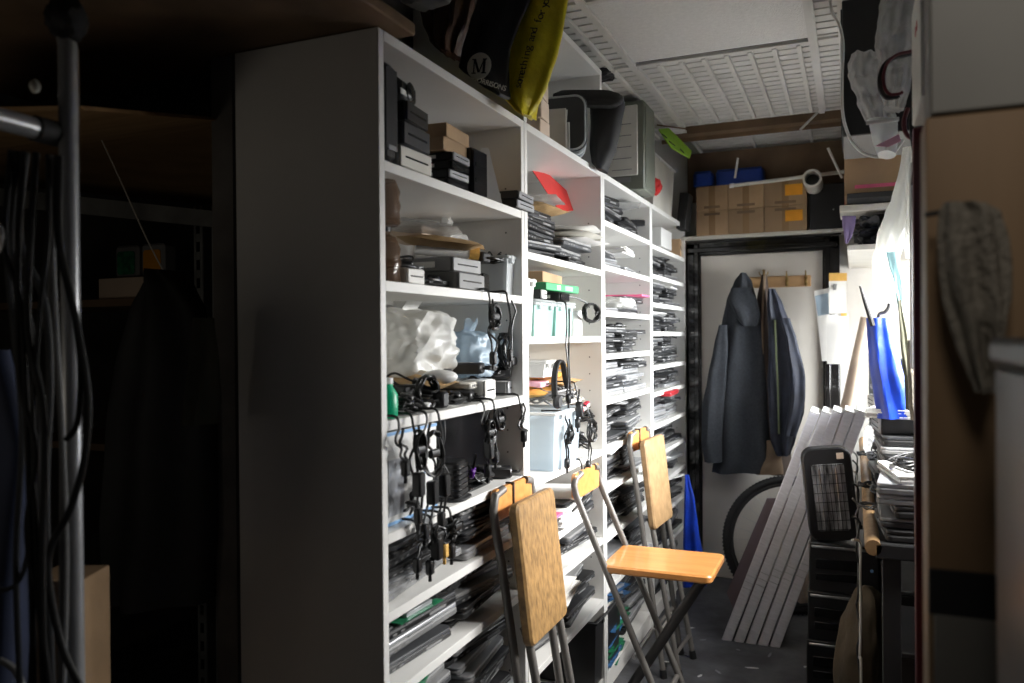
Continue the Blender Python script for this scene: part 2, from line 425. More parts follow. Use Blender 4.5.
# height extension on the second bookcase
y0, y1 = YS[1] + .002, YS[2] - .002
t = thing('bookcase_extension', 'open white height extension box standing on the second bookcase', 'bookcase', (XB, y0, 2.021))
W = y1 - y0; D = XF - XB; H = .385
for yy in (TH / 2, W - TH / 2): MB().box((D / 2, yy, H / 2), (D, TH, H), bev=.0015).build('side_panel', 'shelf', t)
MB().box((D / 2, W / 2, H - TH / 2), (D, W - 2 * TH - .001, TH)).build('top_board', 'shelf', t)
MB().box((.006, W / 2, H / 2), (.008, W - 2 * TH - .001, H - .03)).build('back_panel', 'shelf', t)
# side cheek board of the shelving towards the camera and the board lying on top
single('overhead_board', MB().box((-1.42, 1.0, 2.036), (1.16, .94, .026), bev=.003), 'cardd', 'brown board lying across the top at the near end of shelving', 'board')
# ---------------------------------------------------------------- chairs
def tubes(parent, name, pts, r, mat, flat=1., cap=True):
    o = MB().tube(pts, r, 12, flat=flat).build(name, mat, parent)
    if cap:
        a, b = Vector(pts[-1]), Vector(pts[-2]); d = (b - a).normalized()
        MB().tube([a, a + d * .035], r * 1.25, 12, flat=flat).build('foot_cap', 'rubber', o)
    return o
def rounded(w, d, rad, n=6):
    out = []
    for cx, cy, a0 in ((w / 2 - rad, d / 2 - rad, 0), (-w / 2 + rad, d / 2 - rad, PI / 2), (-w / 2 + rad, -d / 2 + rad, PI), (w / 2 - rad, -d / 2 + rad, 1.5 * PI)):
        for k in range(n + 1):
            a = a0 + PI / 2 * k / n; out.append((cx + rad * math.cos(a), cy + rad * math.sin(a)))
    return out
def slab(mb, w, d, rad, th, T, mi=0):
    """rounded slab with softened edges"""
    e = min(th * .22, .006)
    rings = [(rounded(w - 2 * e, d - 2 * e, rad - e), 0), (rounded(w, d, rad), e), (rounded(w, d, rad), th - e), (rounded(w - 2 * e, d - 2 * e, rad - e), th)]
    n = len(rings[0][0]); vs = [(p[0], p[1], z) for r_, z in rings for p in r_]
    fs = [tuple(range(n - 1, -1, -1)), tuple(3 * n + k for k in range(n))]
    for q in range(3): fs += [(q * n + k, q * n + (k + 1) % n, (q + 1) * n + (k + 1) % n, (q + 1) * n + k) for k in range(n)]
    return mb.raw(vs, fs, T, mi)
def chair_open(label, loc):
    t = thing('folding_chair', label, 'chair', loc, group='folding high chairs')      # faces +x, origin under the backrest
    h = .135
    for s in (-1, 1):
        pts = [(.004, s * (h - .06), .915), (.002, s * (h - .012), .905), (0, s * h, .885), (.006, s * h, .855), (.022, s * h, .815), (.37, s * h, .0)]
        tubes(t, 'leg', pts, .0115, 'tube')
        tubes(t, 'leg', [(.42, s * .07, .602), (.405, s * .07, .59), (.04, s * .07, .0)], .016, 'tubed', flat=.7)
    MB().tube([(.285, -h, .19), (.285, h, .19)], .009, 10).build('crossbar', 'tube', t)
    MB().tube([(.15, -.07, .18), (.15, .07, .18)], .008, 10).build('crossbar', 'tubed', t)
    MB().tube([(.20, -h, .34), (.20, h, .34)], .007, 10).build('hinge_rod', 'steel', t)
    g = MB(); slab(g, .088, .265, .014, .02, X((-.012, 0, .878), (0, PI / 2, 0))); g.build('backrest', 'beech', t)
    g = MB(); slab(g, .36, .285, .022, .026, X((.27, 0, .605))); g.build('seat', 'beech', t)
    g = MB(); g.box((.30, 0, .597), (.20, .16, .012), bev=.003); g.build('seat_bracket', 'tubed', t)
    return t
def chair_folded(label, loc, rz=0, worn='beechw'):
    t = thing('folding_chair', label, 'chair', loc, (0, 0, rz), group='folding high chairs')
    h = .135
    for s in (-1, 1):
        pts = [(.004, s * (h - .06), .985), (.002, s * (h - .012), .975), (.002, s * h, .94), (.01, s * h, .88), (.025, s * h, .80), (.14, s * h, .0)]
        tubes(t, 'leg', pts, .0115, 'tube')
        tubes(t, 'leg', [(.075, s * .112, .64), (.09, s * .112, .60), (.20, s * .112, .0)], .0115, 'tube')
    MB().tube([(.105, -h, .20), (.105, h, .20)], .008, 10).build('crossbar', 'tube', t)
    MB().tube([(.185, -.112, .10), (.185, .112, .10)], .008, 10).build('crossbar', 'tube', t)
    g = MB(); slab(g, .085, .25, .014, .02, X((-.012, 0, .948), (0, PI / 2, 0))); g.build('backrest', 'beech', t)
    MB().box((.0, -.02, .95), (.026, .006, .09), bev=.001).build('strap', 'tubed', t)
    g = MB(); slab(g, .365, .275, .022, .028, X((.062, 0, .775), (0, PI / 2 - .11, 0))); g.build('seat', [worn], t)
    return t
chair_open('unfolded high folding chair, wooden seat lowered, middle one of the three', (-.858, 2.665, .008))
chair_folded('folded high chair with a scuffed wooden seat, nearest of the three', (-.862, 2.02, 0), 0)
chair_folded('folded high chair seen edge on behind the unfolded one', (-.845, 3.36, 0), -.06, 'wood')
# ---------------------------------------------------------------- coats and rack
t = thing('coat_rack', 'wooden strip with brass coat hooks fixed on the cream door', 'coat rack', (-.38, 4.655, 1.70))
a, b = P(741, 278, y=4.65), P(812, 278, y=4.65)
lx = lambda u: P(u, 282, y=4.65).x + .38
zz = P(770, 282, y=4.65).z - 1.70
MB().box(((lx(746) + lx(811)) / 2, .002, zz), (lx(811) - lx(746), .018, .062), bev=.004).build('rail', 'oak', t)
for u in (764, 787, 806):
    x = lx(u); g = MB()
    g.box((x, -.010, zz), (.014, .008, .05), bev=.003)
    g.tube([(x, -.012, zz + .01), (x, -.03, zz + .02), (x, -.04, zz + .045)], .004, 8); g.lathe([(.001, 0), (.006, .004), (.001, .010)], (x, -.04, zz + .045), 8)
    g.tube([(x, -.012, zz - .015), (x, -.026, zz - .03), (x, -.036, zz - .018)], .004, 8)
    g.build('hook', 'brass', t)
t = thing('door_hook', 'small ornate brass hook above the coats on the cream door', 'hook', P(764, 275, y=4.65))
g = MB(); g.lathe([(.004, 0), (.012, .004), (.004, .01)], (0, -.01, .02), 10)
for s in (-1, 1): g.tube([(0, -.01, 0), (s * .012, -.02, -.006), (s * .024, -.02, .008), (s * .022, -.02, .018)], .003, 8)
g.box((0, -.004, .0), (.012, .008, .05), bev=.002); g.build('hook_body', 'brass', t)
t = thing('coat', 'large charcoal coat hanging on the left of the door rack', 'coat', P(740, 470, y=4.5))
O = t.location.copy()
def lpart(name, mat, rows, y0, **k):
    o = MB().loft(rows, y0, **k).build(name, mat); o.parent = t; o.location = o.location - O; return o
lpart('body', 'coat', [(273, 741, 746), (281, 735, 752), (300, 727, 757), (325, 722, 763), (350, 717, 768), (375, 713, 770), (400, 711, 772), (430, 712, 774), (458, 714, 776), (472, 712, 770)], 4.54, depth=.07, seed=1, folds=5, amp=.016, n=56, nz=36)
lpart('sleeve', 'coat', [(325, 719, 727), (345, 714, 728), (380, 707, 726), (405, 702, 724), (440, 701, 722), (462, 704, 722)], 4.46, depth=.035, seed=3, folds=3, amp=.007, n=24)
lpart('hood', 'coat', [(288, 731, 750), (300, 728, 757), (315, 735, 760), (326, 742, 757)], 4.47, depth=.03, seed=6, folds=3, amp=.008, n=24, nz=12)
t = thing('coat', 'brown coat squeezed between the charcoal and the navy coat', 'coat', P(765, 475, y=4.5)); O = t.location.copy()
lpart('body', 'coatb', [(275, 762, 767), (300, 757, 770), (340, 757, 772), (400, 757, 785), (440, 758, 790), (474, 756, 792)], 4.55, depth=.05, seed=8, folds=4, amp=.01)
lpart('lining', 'tan', [(440, 760, 776), (456, 760, 782), (474, 757, 784)], 4.50, depth=.03, seed=9, folds=2, amp=.006, n=24, nz=10)
lpart('zip', 'tan', [(275, 763, 766), (320, 761, 763), (350, 762, 764), (380, 763, 765)], 4.50, depth=.006, n=8, nz=10, amp=.0)
t = thing('coat', 'navy jacket with a yellow-green zip hanging on the right', 'coat', P(785, 455, y=4.5)); O = t.location.copy()
lpart('body', 'coatn', [(289, 768, 775), (305, 767, 783), (330, 768, 792), (355, 768, 800), (380, 767, 804), (410, 768, 804), (440, 770, 795), (455, 776, 790)], 4.46, depth=.05, seed=12, folds=5, amp=.014, n=50, nz=30)
lpart('sleeve', 'coatn', [(318, 780, 790), (340, 786, 797), (375, 790, 805), (400, 789, 805), (422, 786, 800), (436, 784, 796)], 4.40, depth=.03, seed=14, folds=3, amp=.007, n=24)
lpart('zip', mk('lime_zip', (.10, .12, .06), .5), [(320, 774, 776), (350, 775, 777), (390, 777, 779), (434, 778, 780)], 4.402, depth=.004, n=8, nz=10, amp=.0)
# papers taped at the right of the door
def pages(name, pts, y, mat, label, cat, extra=None):
    t = thing(name, label, cat, P(pts[3][0], pts[3][1], y=y)); O = t.location
    MB().quad3([P(u, v, y=y) - O for u, v in pts], -.003).build('sheet', mat, t)
    for nm, q, mt in (extra or []): MB().quad3([P(u, v, y=y - .006) - O for u, v in q], -.002).build(nm, mt, t)
pages('paper_poster', [(814, 291), (829, 288), (831, 361), (822, 361)], 4.55, 'paper', 'narrow pale leaflet pinned on the right edge of the door frame', 'paper', [('picture', [(815, 296), (828, 293), (829, 314), (818, 316)], 'bagb')])
pages('wall_calendar', [(829, 273), (846, 273), (846, 314), (829, 314)], 4.52, 'paper', 'paper notice with a yellow heading pinned right of the door', 'paper', [('heading', [(829, 273), (847, 273), (847, 281), (829, 281)], 'amber'), ('mark', [(833, 284), (837, 284), (836, 290), (833, 290)], 'grey')])
pages('notice_sheet', [(827, 315), (848, 313), (848, 364), (827, 364)], 4.50, 'paper', 'blank white sheet pinned below the yellow-headed notice', 'paper', [('tape', [(841, 313), (847, 313), (847, 316), (841, 316)], 'amber')])
b = P(868, 318, y=4.4); a = P(846, 415, y=4.4); a = b + (a - b) * (b.z / (b.z - a.z))
single('cardboard_tube', MB().tube([a, b], .035, 18), 'broom', 'pale long cardboard tube leaning beside the door', 'tube')
# ---------------------------------------------------------------- things leaning by the door
base = [(721, 632), (733, 635), (745, 637), (757, 639), (769, 642)]
top = [(809, 412), (821, 412), (832, 411), (844, 411), (856, 411)]
for k in range(5):
    p = P(*base[k], y=3.72); p.z = 0
    q = P(*top[k], y=3.72); 
    d = q - p; L = d.length; an = math.atan2(d.x, d.z)
    t = thing('flat_panel', 'long grey slim panel leaning by the heater, ' + ['leftmost of five', 'second from the left of five', 'middle one of five', 'fourth from the left of five', 'rightmost, partly behind the heater'][k], 'panel', (p.x, 3.72, .001), (0, an, 0), group='grey panels leaning near the door')
    MB().box((.023, .11, L / 2), (.0425, .22, L), bev=.003).build('panel_body', 'lilac', t)
    MB().box((.023, .11, L + .004), (.0425, .22, .008), bev=.002).build('end_cap', 'white', t)
    g = MB()
    for j in range(3): g.box((.023, -.0005, .27 + .03 * j + .02 * k), (.040, .002, .003))
    g.build('ridge', 'silver', t)
single('wooden_board', MB().quad3([P(727, 592, y=4.0), P(767, 498, y=4.0), P(792, 498, y=4.0), P(752, 600, y=4.0), P(735, 612, y=4.0)], -.012), 'plum', 'dark plum board leaning behind the grey panels', 'board')
t = thing('bicycle_wheel', 'black bicycle wheel resting against the cream door', 'wheel', (P(792, 560, y=4.2).x, 4.2, 0), (-.1, 0, 0))
r = .322
rim = lambda rr, n=48: [(rr * math.cos(2 * PI * k / n), 0, .34 + rr * math.sin(2 * PI * k / n)) for k in range(n)]
g = MB(); g.tube(rim(r), .019, 12, closed=True)
for k in range(110):
    a = 2 * PI * k / 110
    g.box(((r + .018) * math.cos(a), .0, .34 + (r + .018) * math.sin(a)), (.006, .026, .008), rot=(0, -a, 0))
g.build('tyre', 'tyre', t); MB().tube(rim(r - .024), .010, 8, closed=True).build('rim', 'blackm', t)
g = MB()
for k in range(28):
    a = 2 * PI * k / 28; s = 1 if k % 2 else -1
    g.tube([((r - .03) * math.cos(a), 0, .34 + (r - .03) * math.sin(a)), (.018 * math.cos(a + 1.2 * s), s * .025, .34 + .018 * math.sin(a + 1.2 * s))], .0011, 4)
g.build('spokes', 'steel', t)
MB().lathe([(.02, -.035), (.022, -.03), (.013, -.02), (.013, .02), (.022, .03), (.02, .035)], T=X((0, 0, .34), (PI / 2, 0, 0))).build('hub', 'steel', t)
# blue bag hanging by the door frame
single('blue_bag', MB().loft([(475, 685, 689), (500, 684, 695), (530, 683, 699), (560, 683, 704), (586, 683, 706)], 4.30, depth=.035, seed=5, folds=4, amp=.01), 'blue', 'bright blue nylon bag hanging beside the farthest bookcase', 'bag')
# stacked equipment under the heater
yE = 3.34
for k in range(3):
    z0 = .001 + k * .192; xl = P(806, 600, y=yE).x; w = .25
    t = thing('desktop_computer', 'black computer case under the heater, ' + ['lowest of three', 'middle of three', 'topmost of three'][k], 'computer', (xl + w / 2 + .006 * k, yE + .15, z0), group='computer cases stacked beside the panels')
    MB().box((0, 0, .095), (w, .30, .19), bev=.004).build('case', 'black', t)
    MB().box((0, -.153, .175), (w - .02, .008, .010), bev=.002).build('trim_strip', 'steel', t)
    g = MB(); g.box((-.02, -.153, .11), (w - .09, .006, .04), bev=.002); g.box((-.02, -.153, .06), (w - .09, .006, .028), bev=.002); g.build('drive_bay', 'blackg', t)
    MB().lathe([(.006, 0), (.006, .004)], T=X((w / 2 - .025, -.152, .10), (PI / 2, 0, 0)), n=12).build('power_button', 'blight', t)
# heater standing on the cases
hx = .022 + (P(806, 480, y=3.33).x + P(850, 480, y=3.33).x) / 2; hw = .172; z0 = .579
t = thing('halogen_heater', 'tilted black electric heater with wire grille and pale sticker', 'heater', (hx, 3.40, z0), (0, -.10, .12))
g = MB(); slab(g, .365, hw + .01, .045, .085, X((0, .045, .185), (PI / 2, 0, 0)) @ X(rot=(0, 0, PI / 2))); g.build('casing', 'black', t)
g = MB(); slab(g, .26, hw - .05, .012, .004, X((0, -.042, .175), (PI / 2, 0, 0)) @ X(rot=(0, 0, PI / 2))); g.build('reflector', 'reflector', t)
g = MB()
for k in range(9): x = -(hw - .05) / 2 + k * (hw - .05) / 8; g.tube([(x, -.052, .045), (x, -.052, .305)], .0013, 5)
for k in range(8): z = .05 + k * .036; g.tube([(-(hw - .05) / 2, -.053, z), ((hw - .05) / 2, -.053, z)], .0013, 5)
g.build('grille', 'blackm', t)
for x in (-.03, .03): MB().tube([(x, -.047, .06), (x, -.047, .29)], .004, 8).build('heating_element', 'steel', t)
MB().box((.05, -.0455, .335), (.026, .001, .024)).build('sticker', 'broom', t)
# ---------------------------------------------------------------- makers: origin at the base centre, +x is the front
def Yu(u, x=-.92): return P(u, 334, x=x).y
def smooth(pts, k=6, closed=False):
    pts = [Vector(p) for p in pts]; n = len(pts); out = []
    for i in range(n if closed else n - 1):
        g = (lambda j: pts[j % n]) if closed else (lambda j: pts[max(0, min(n - 1, j))])
        a, b, c, d = g(i - 1), g(i), g(i + 1), g(i + 2)
        for q in range(k):
            t = q / k
            out.append(.5 * ((2 * b) + (c - a) * t + (2 * a - 5 * b + 4 * c - d) * t * t + (-a + 3 * b - 3 * c + d) * t ** 3))
    if not closed: out.append(pts[-1])
    return out
def coil_pts(c, rx, rz, loops, rnd, th=.012, ax='x'):
    pts = []
    for k in range(int(loops * 10) + 1):
        a = 2 * PI * k / 10; j = lambda s: rnd.uniform(-s, s)
        p = Vector((j(th), rx * math.cos(a) * (1 + j(.13)), rz * math.sin(a) * (1 + j(.08))))
        if ax == 'z': p = Vector((p.y, p.z, th + j(th * .7)))
        pts.append(Vector(c) + p)
    return pts
def adapter(label, loc, rz=0., seed=1, group='power adapters', mat='black', s=1.):
    """power brick lying beside its coiled cord"""
    q = random.Random(seed)
    t = thing('power_adapter', label, 'power adapter', loc, (0, 0, rz), group)
    o = MB().box((0, 0, .016 * s), (.11 * s, .05 * s, .030 * s), bev=.005).build('brick', mat, t)
    MB().box((0, 0, .0315 * s), (.05 * s, .03 * s, .0008)).build('rating_label', 'grey', o)
    MB().tube(smooth([(.055 * s, 0, .016 * s), (.075 * s, .01, .014)] + coil_pts((.04 * s, .06 * s, .006), .035 * s, .028 * s, 3, q, .008, 'z'), 4), .0028, 6).build('cord', 'rubber', t)
    return t
def hang_cable(label, top, L, seed=1, coil=True, brick=True, group='cables hanging from the shelves', w=.02, r=.003, bm='black', plug=True):
    """cord hanging over a shelf edge from `top`, tied in loops, with a brick and a plug"""
    q = random.Random(seed); t = thing('hanging_cable', label, 'cable', top, (0, 0, 0), group)
    j = lambda s: q.uniform(-s, s)
    pts = [(-.07, j(.02), .006), (-.03, j(.01), .006), (.004, 0, .004), (.012, j(.004), -.02)]
    n = 5
    for k in range(1, n + 1): pts.append((.014 + j(.004), j(w), -.02 - (L - .02) * k / n))
    MB().tube(smooth(pts), r, 6).build('cord', 'rubber', t)
    pts2 = [(.018 + j(.003), p[1] + .012 + j(.006), p[2]) for p in pts[3:]]
    MB().tube(smooth(pts2), r, 6).build('cord', 'rubber', t)
    if coil:
        z = -L * q.uniform(.35, .5)
        MB().tube(smooth(coil_pts((.026, .004, z), w * 1.1, L * .20, 4, q, .007), 3), r, 6).build('coil', 'rubber', t)
        MB().tube([(.026, -.012, z), (.026, .02, z)], .010, 8, flat=.7).build('tie', 'rubber', t)
    if brick: MB().box((.024, 0, -L * .72), (.022, .026, .052), bev=.004).build('brick', bm, t)
    if plug:
        g = MB(); g.box((.016, pts[-1][1], -L - .014), (.016, .02, .034), bev=.004); g.tube([(.016, pts[-1][1], -L - .03), (.016, pts[-1][1], -L - .045)], .004, 8); g.build('plug', bm, t)
    return t
def tangle(label, loc, sz, seed=1, r=.003, n=46, mat='rubber', group='cable tangles on the shelves'):
    q = random.Random(seed); t = thing('cable_tangle', label, 'cables', loc, (0, 0, 0), group)
    for s in range(2):
        pts = []; p = Vector((0, 0, sz[2] / 2)); 
        a = q.uniform(0, 6)
        for k in range(n):
            a += q.uniform(.5, 1.3)
            rr = q.uniform(.45, 1)
            pts.append((sz[0] / 2 * rr * math.cos(a), sz[1] / 2 * rr * math.sin(a), r + (sz[2] - r) * max(0, min(1, .5 + .5 * noise.noise(Vector((k * .31, seed, s * 5)))* 1.6)) * (1.15 - rr * .7)))
        MB().tube(smooth(pts, 4), r, 6).build('cord', mat, t)
    MB().box((sz[0] * .2, 0, sz[2] * .5), (.03, .022, .02), (.3, .2, .5), bev=.004).build('plug', 'black', t)
    return t
def carton(label, loc, s, rz=0., mat='card', group=None, tape=True, openf=False, cat='box'):
    """closed cardboard carton, s=(x,y,z)"""
    t = thing('cardboard_box', label, cat, loc, (0, 0, rz), group)
    MB().box((0, 0, s[2] / 2), s, bev=.002).build('body', mat, t)
    if openf:
        g = MB()
        g.box((0, s[1] / 2 + .02, s[2] + .001), (s[0], .06, .003), (-.7, 0, 0)); g.box((0, -s[1] / 2 - .015, s[2] + .003), (s[0], .05, .003), (.6, 0, 0)); g.build('flap', mat, t)
    if tape:
        MB().box((s[0] / 2 + .0006, 0, s[2] / 2), (.0012, s[1] + .001, .022)).build('tape', 'tape', t)
    return t
def drive_box(label, loc, s, rz=0., mat='grey', front='silver', group=None, name='disk_drive', cat='disk drive', slots=2):
    """boxy drive or dock: case, bezel, slots, label"""
    t = thing(name, label, cat, loc, (0, 0, rz), group)
    MB().box((0, 0, s[2] / 2), s, bev=.003).build('case', mat, t)
    b = MB().box((s[0] / 2 + .003, 0, s[2] / 2), (.006, s[1] * .97, s[2] * .92), bev=.002).build('bezel', front, t)
    g = MB()
    for k in range(slots): g.box((s[0] / 2 + .0065, 0, s[2] * (k + 1) / (slots + 1)), (.002, s[1] * .7, s[2] * .08))
    g.build('slot', 'blackg', b)
    MB().box((0, -s[1] / 2 - .0006, s[2] / 2), (s[0] * .4, .0012, s[2] * .4)).build('rating_label', 'paper', t)
    return t
def envelope(label, loc, sz, rot=(0, 0, 0), mat='kraft', seed=1, group=None):
    t = thing('padded_envelope', label, 'envelope', loc, rot, group)
    MB().pillow((0, 0, sz[2] / 2), sz, seed=seed).build('pouch', mat, t)
    MB().box((sz[0] * .1, 0, sz[2] * .95), (sz[0] * .3, sz[1] * .35, .0012)).build('address_label', 'paper', t)
    return t
def papers(label, loc, sz, rz=0., mat='paper', seed=1, group=None, n=None, name='paper_stack', cat='papers'):
    """loose sheets lying askew"""
    q = random.Random(seed); t = thing(name, label, cat, loc, (0, 0, rz), group); n = n or max(2, int(sz[2] / .004)); h = sz[2] / n
    for k in range(min(n, 9)):
        h = sz[2] / min(n, 9)
        MB().box((q.uniform(-.01, .01), q.uniform(-.01, .01), h * (k + .5)), (sz[0], sz[1], h * .8), (0, 0, q.uniform(-.08, .08))).build('sheet', mat, t)
    return t
def sbag(label, loc, sz, mat='bag', seed=1, name='plastic_bag', group=None, knot=True, rot=(0, 0, 0), amp=.20):
    t = thing(name, label, 'bag', loc, rot, group)
    MB().blob((0, 0, sz[2] * .46), (sz[0], sz[1], sz[2] * .92), seed, amp, 1.25, 5, sq=.45).build('pouch', mat, t)
    if knot:
        g = MB()
        g.sheet(lambda a, b: ((b - .5) * sz[0] * .25 * (.4 + a), (a * .5 - .1) * sz[1] * .3 + .02 * math.sin(b * 9 + seed), sz[2] * (.82 + a * .28) + .01 * math.sin(b * 14 + seed)), 8, 16); g.build('gathered_top', mat, t)
    return t
def storage_box(label, loc, s, mat='mint', lid='mint', rz=0., group=None, lidon=True, cat='storage box'):
    t = thing('storage_box', label, cat, loc, (0, 0, rz), group)
    x, y, z = s; k = .9; w = .003; g = MB()
    def ring(f, zz, o=0): return [(sx * (x / 2 * f - o), sy * (y / 2 * f - o), zz) for sx, sy in ((-1, -1), (1, -1), (1, 1), (-1, 1))]
    vs = ring(k, 0) + ring(1, z) + ring(1, z, w) + ring(k, w, w)
    fs = [(3, 2, 1, 0), (12, 13, 14, 15)]
    for a in range(4):
        b = (a + 1) % 4
        fs += [(a, b, 4 + b, 4 + a), (4 + a, 4 + b, 8 + b, 8 + a), (8 + a, 8 + b, 12 + b, 12 + a)]
    g.raw(vs, fs); g.build('body', mat, t)
    g = MB()
    for sx in (-1, 1): g.box((sx * (x / 2 + .002), 0, z - .006), (.010, y + .012, .010), bev=.002)
    for sy in (-1, 1): g.box((0, sy * (y / 2 + .002), z - .006), (x + .008, .010, .010), bev=.002)
    g.build('rim', lid, t)
    if lidon:
        MB().box((0, 0, z + .004), (x + .014, y + .014, .008), bev=.003).build('lid', lid, t)
    g = MB()
    for sy in (-1, 1): g.box((x / 2 + .006, sy * y * .28, z - .012), (.006, .02, .024), bev=.002)
    g.build('clip', lid, t)
    return t
def router(label, loc, rz=0., mat='white', group='small white network boxes', s=1., rot=None):
    t = thing('network_box', label, 'router', loc, rot or (0, 0, rz), group)
    MB().box((0, 0, .014 * s), (.11 * s, .14 * s, .026 * s), bev=.005).build('case', mat, t)
    g = MB()
    for k in range(5): g.box((.0556 * s, (-.05 + .022 * k) * s, .014 * s), (.002, .010 * s, .009 * s))
    g.build('ports', 'dgrey', t)
    return t
def circuit(label, loc, sz=(.18, .14), rot=(0, 0, 0), mat='pcb', seed=1, group='bare circuit boards', ):
    q = random.Random(seed); t = thing('circuit_board', label, 'circuit board', loc, rot, group)
    MB().box((0, 0, .002), (*sz, .002)).build('board', mat, t)
    for k in range(3):
        MB().box((q.uniform(-.35, .35) * sz[0], q.uniform(-.35, .35) * sz[1], .0055), (q.uniform(.01, .03), q.uniform(.01, .03), .005), bev=.0008).build('chip', 'chip', t)
    MB().box((sz[0] * .36, 0, .008), (.014, sz[1] * .6, .010), bev=.001).build('connector', q.choice(['silver', 'offw', 'blight']), t)
    return t
# laptops: one master per finish, then copies
LP = {}
def laptop_master(key, m1, m2):
    t = thing('laptop', 'x', 'laptop')
    g = MB(); slab(g, .245, .345, .016, .015, X((0, 0, .001))); b = g.build('base', m2, t)
    g = MB(); slab(g, .24, .342, .018, .009, X((.002, 0, .0172))); g.build('lid', m1, t)
    g = MB(); g.tube([(-.122, -.13, .017), (-.122, -.07, .017)], .006, 8); g.tube([(-.122, .07, .017), (-.122, .13, .017)], .006, 8); g.build('hinge', m2, t)
    g = MB(); g.box((.1222, 0, .0168), (.002, .10, .0015))
    for k in range(4): g.box((-.06 + .036 * k, -.1726, .008), (.016, .0012, .005))
    for k in range(3): g.box((.1228, -.12 + .03 * k, .008), (.0012, .014, .004))
    g.build('ports', 'grey', b)
    g = MB(); g.box((.1226, .08, .0085), (.001, .07, .006)); g.build('disc_tray', 'grey', b)
    LP[key] = t; return t
for kk, a_, b_ in (('black', 'black', 'blackm'), ('dark grey', 'dgrey', 'black'), ('grey', 'grey', 'dgrey'), ('silver', 'silver', 'grey')): laptop_master(kk, a_, b_)
USED = set(); LZ = {}
CARD = ['first', 'second', 'third', 'fourth', 'fifth', 'sixth', 'seventh', 'eighth', 'ninth', 'tenth', 'eleventh', 'twelfth', 'thirteenth']
def lap_place(c, loc, rot, label, group, sc=(1, 1, 1)):
    if c not in USED:
        USED.add(c); t = LP[c]; t.location = loc; t.rotation_euler = rot; t['label'] = label; t['group'] = group
    else: t = dup(LP[c], loc, rot, label, group)
    t.scale = sc; return t
def shelf_no(i, z):
    zs = sorted(SH[i] + [.08]); return CARD[zs.index(z)]
def stack(i, z, yc_, n, where, mix=('black', 'black', 'dark grey', 'grey'), seed=0, top=None, dx=0., wmax=None):
    q = random.Random(seed * 31 + int(z * 100) + i * 7 + int(yc_ * 40)); zz = z + .0015
    zs = sorted(SH[i] + [.08, 2.0]); lim = zs[zs.index(z) + 1] - TH - .006
    n = int(n * 1.3 + .4)
    for k in range(min(n, 13)):
        hs = q.uniform(.66, 1.15); h = .0264 * hs
        if zz + h > lim: break
        c = q.choice(mix); ws = q.uniform(.86, 1.0) if wmax is None else q.uniform(.8, 1) * wmax / .345
        sx = q.uniform(.86, 1.03); rz = q.uniform(-.13, .13); tl = q.uniform(-.012, .016)
        x = -.885 - .1225 * sx - q.uniform(.012, .06) + dx
        lab = '%s closed laptop, %s up in %s stack, %s shelf from floor, %s bookcase' % (c, CARD[k], where, shelf_no(i, z), place_label(i))
        lap_place(c, (x, yc_ + q.uniform(-.012, .012), zz), (tl, 0, rz), lab, 'closed laptops stacked in the %s bookcase' % place_label(i), (sx, ws, hs))
        zz += h + .0012
    LZ[(i, z, where)] = zz
    return zz
# ---------------------------------------------------------------- laptops
mixA = ('black', 'black', 'dark grey', 'grey'); mixB = ('black', 'dark grey', 'grey', 'silver'); mixC = ('grey', 'silver', 'silver', 'dark grey')
def fill(i, z, n1, n2, mix=mixA, seed=0):
    y0, y1 = YS[i] + .03, YS[i + 1] - .03; w = (y1 - y0) / 2
    stack(i, z, y0 + w / 2, n1, 'near', mix, seed, wmax=.372); stack(i, z, y1 - w / 2, n2, 'far', mix, seed + 1, wmax=.360)
for z, a_, b_, m in ((1.84, 4, 2, mixA), (1.667, 2, 1, mixC), (1.488, 1, 2, mixC), (1.32, 4, 3, mixA), (1.144, 6, 5, mixC), (.956, 7, 6, mixA), (.80, 4, 5, mixA), (.61, 5, 4, mixA), (.41, 3, 4, mixB)): fill(2, z, a_, b_, m, 3)
for z, a_, b_, m in ((1.83, 1, 0, mixA), (1.687, 3, 3, mixA), (1.55, 4, 3, mixA), (1.41, 3, 3, mixA), (1.245, 4, 5, mixA), (1.115, 3, 3, mixB), (.957, 4, 4, mixC), (.81, 3, 4, mixB), (.66, 3, 3, mixB), (.50, 3, 4, mixA), (.33, 4, 3, mixB), (.08, 5, 5, mixA)): fill(3, z, a_, b_, m, 9)
for z, a_, b_, m in ((.825, 4, 4, mixB), (.655, 5, 5, mixB), (.36, 9, 8, mixB)): fill(0, z, a_, b_, m, 21)
for z, a_, b_, m in ((1.642, 5, 2, mixA), (.62, 3, 6, mixA), (.385, 4, 5, mixA)): fill(1, z, a_, b_, m, 33)
# ---------------------------------------------------------------- nearest bookcase, top compartment
S = 1.7562
t = thing('loudspeaker', 'tall black speaker at the left end of the topmost shelf', 'speaker', (-.955, 1.441, S))
MB().box((0, 0, .105), (.14, .055, .21), bev=.012).build('cabinet', 'black', t); MB().box((.0715, 0, .11), (.003, .045, .17), bev=.001).build('grille', 'blackm', t); MB().box((.0735, 0, .03), (.002, .03, .010)).build('badge', 'silver', t)
za = S
for k, (h, m, f) in enumerate(((.048, 'white', 'offw'), (.052, 'dgrey', 'dgrey'), (.045, 'black', 'black'))):
    drive_box(['white switch box with dark sockets under the black boxes, topmost shelf', 'dark grey box with round buttons, second in the topmost shelf pile', 'black box with a white label strip, upper one of topmost shelf pile'][k],
              (-.965, 1.547, za), (.15, .14 - .012 * k, h), .05 * k, m, f, 'equipment piled on the topmost shelf', 'equipment_box', 'electronics', 1); za += h + .001
t = thing('projector', 'black projector on the pile of boxes beside the tall speaker', 'projector', (-.98, 1.535, za), (0, 0, .1))
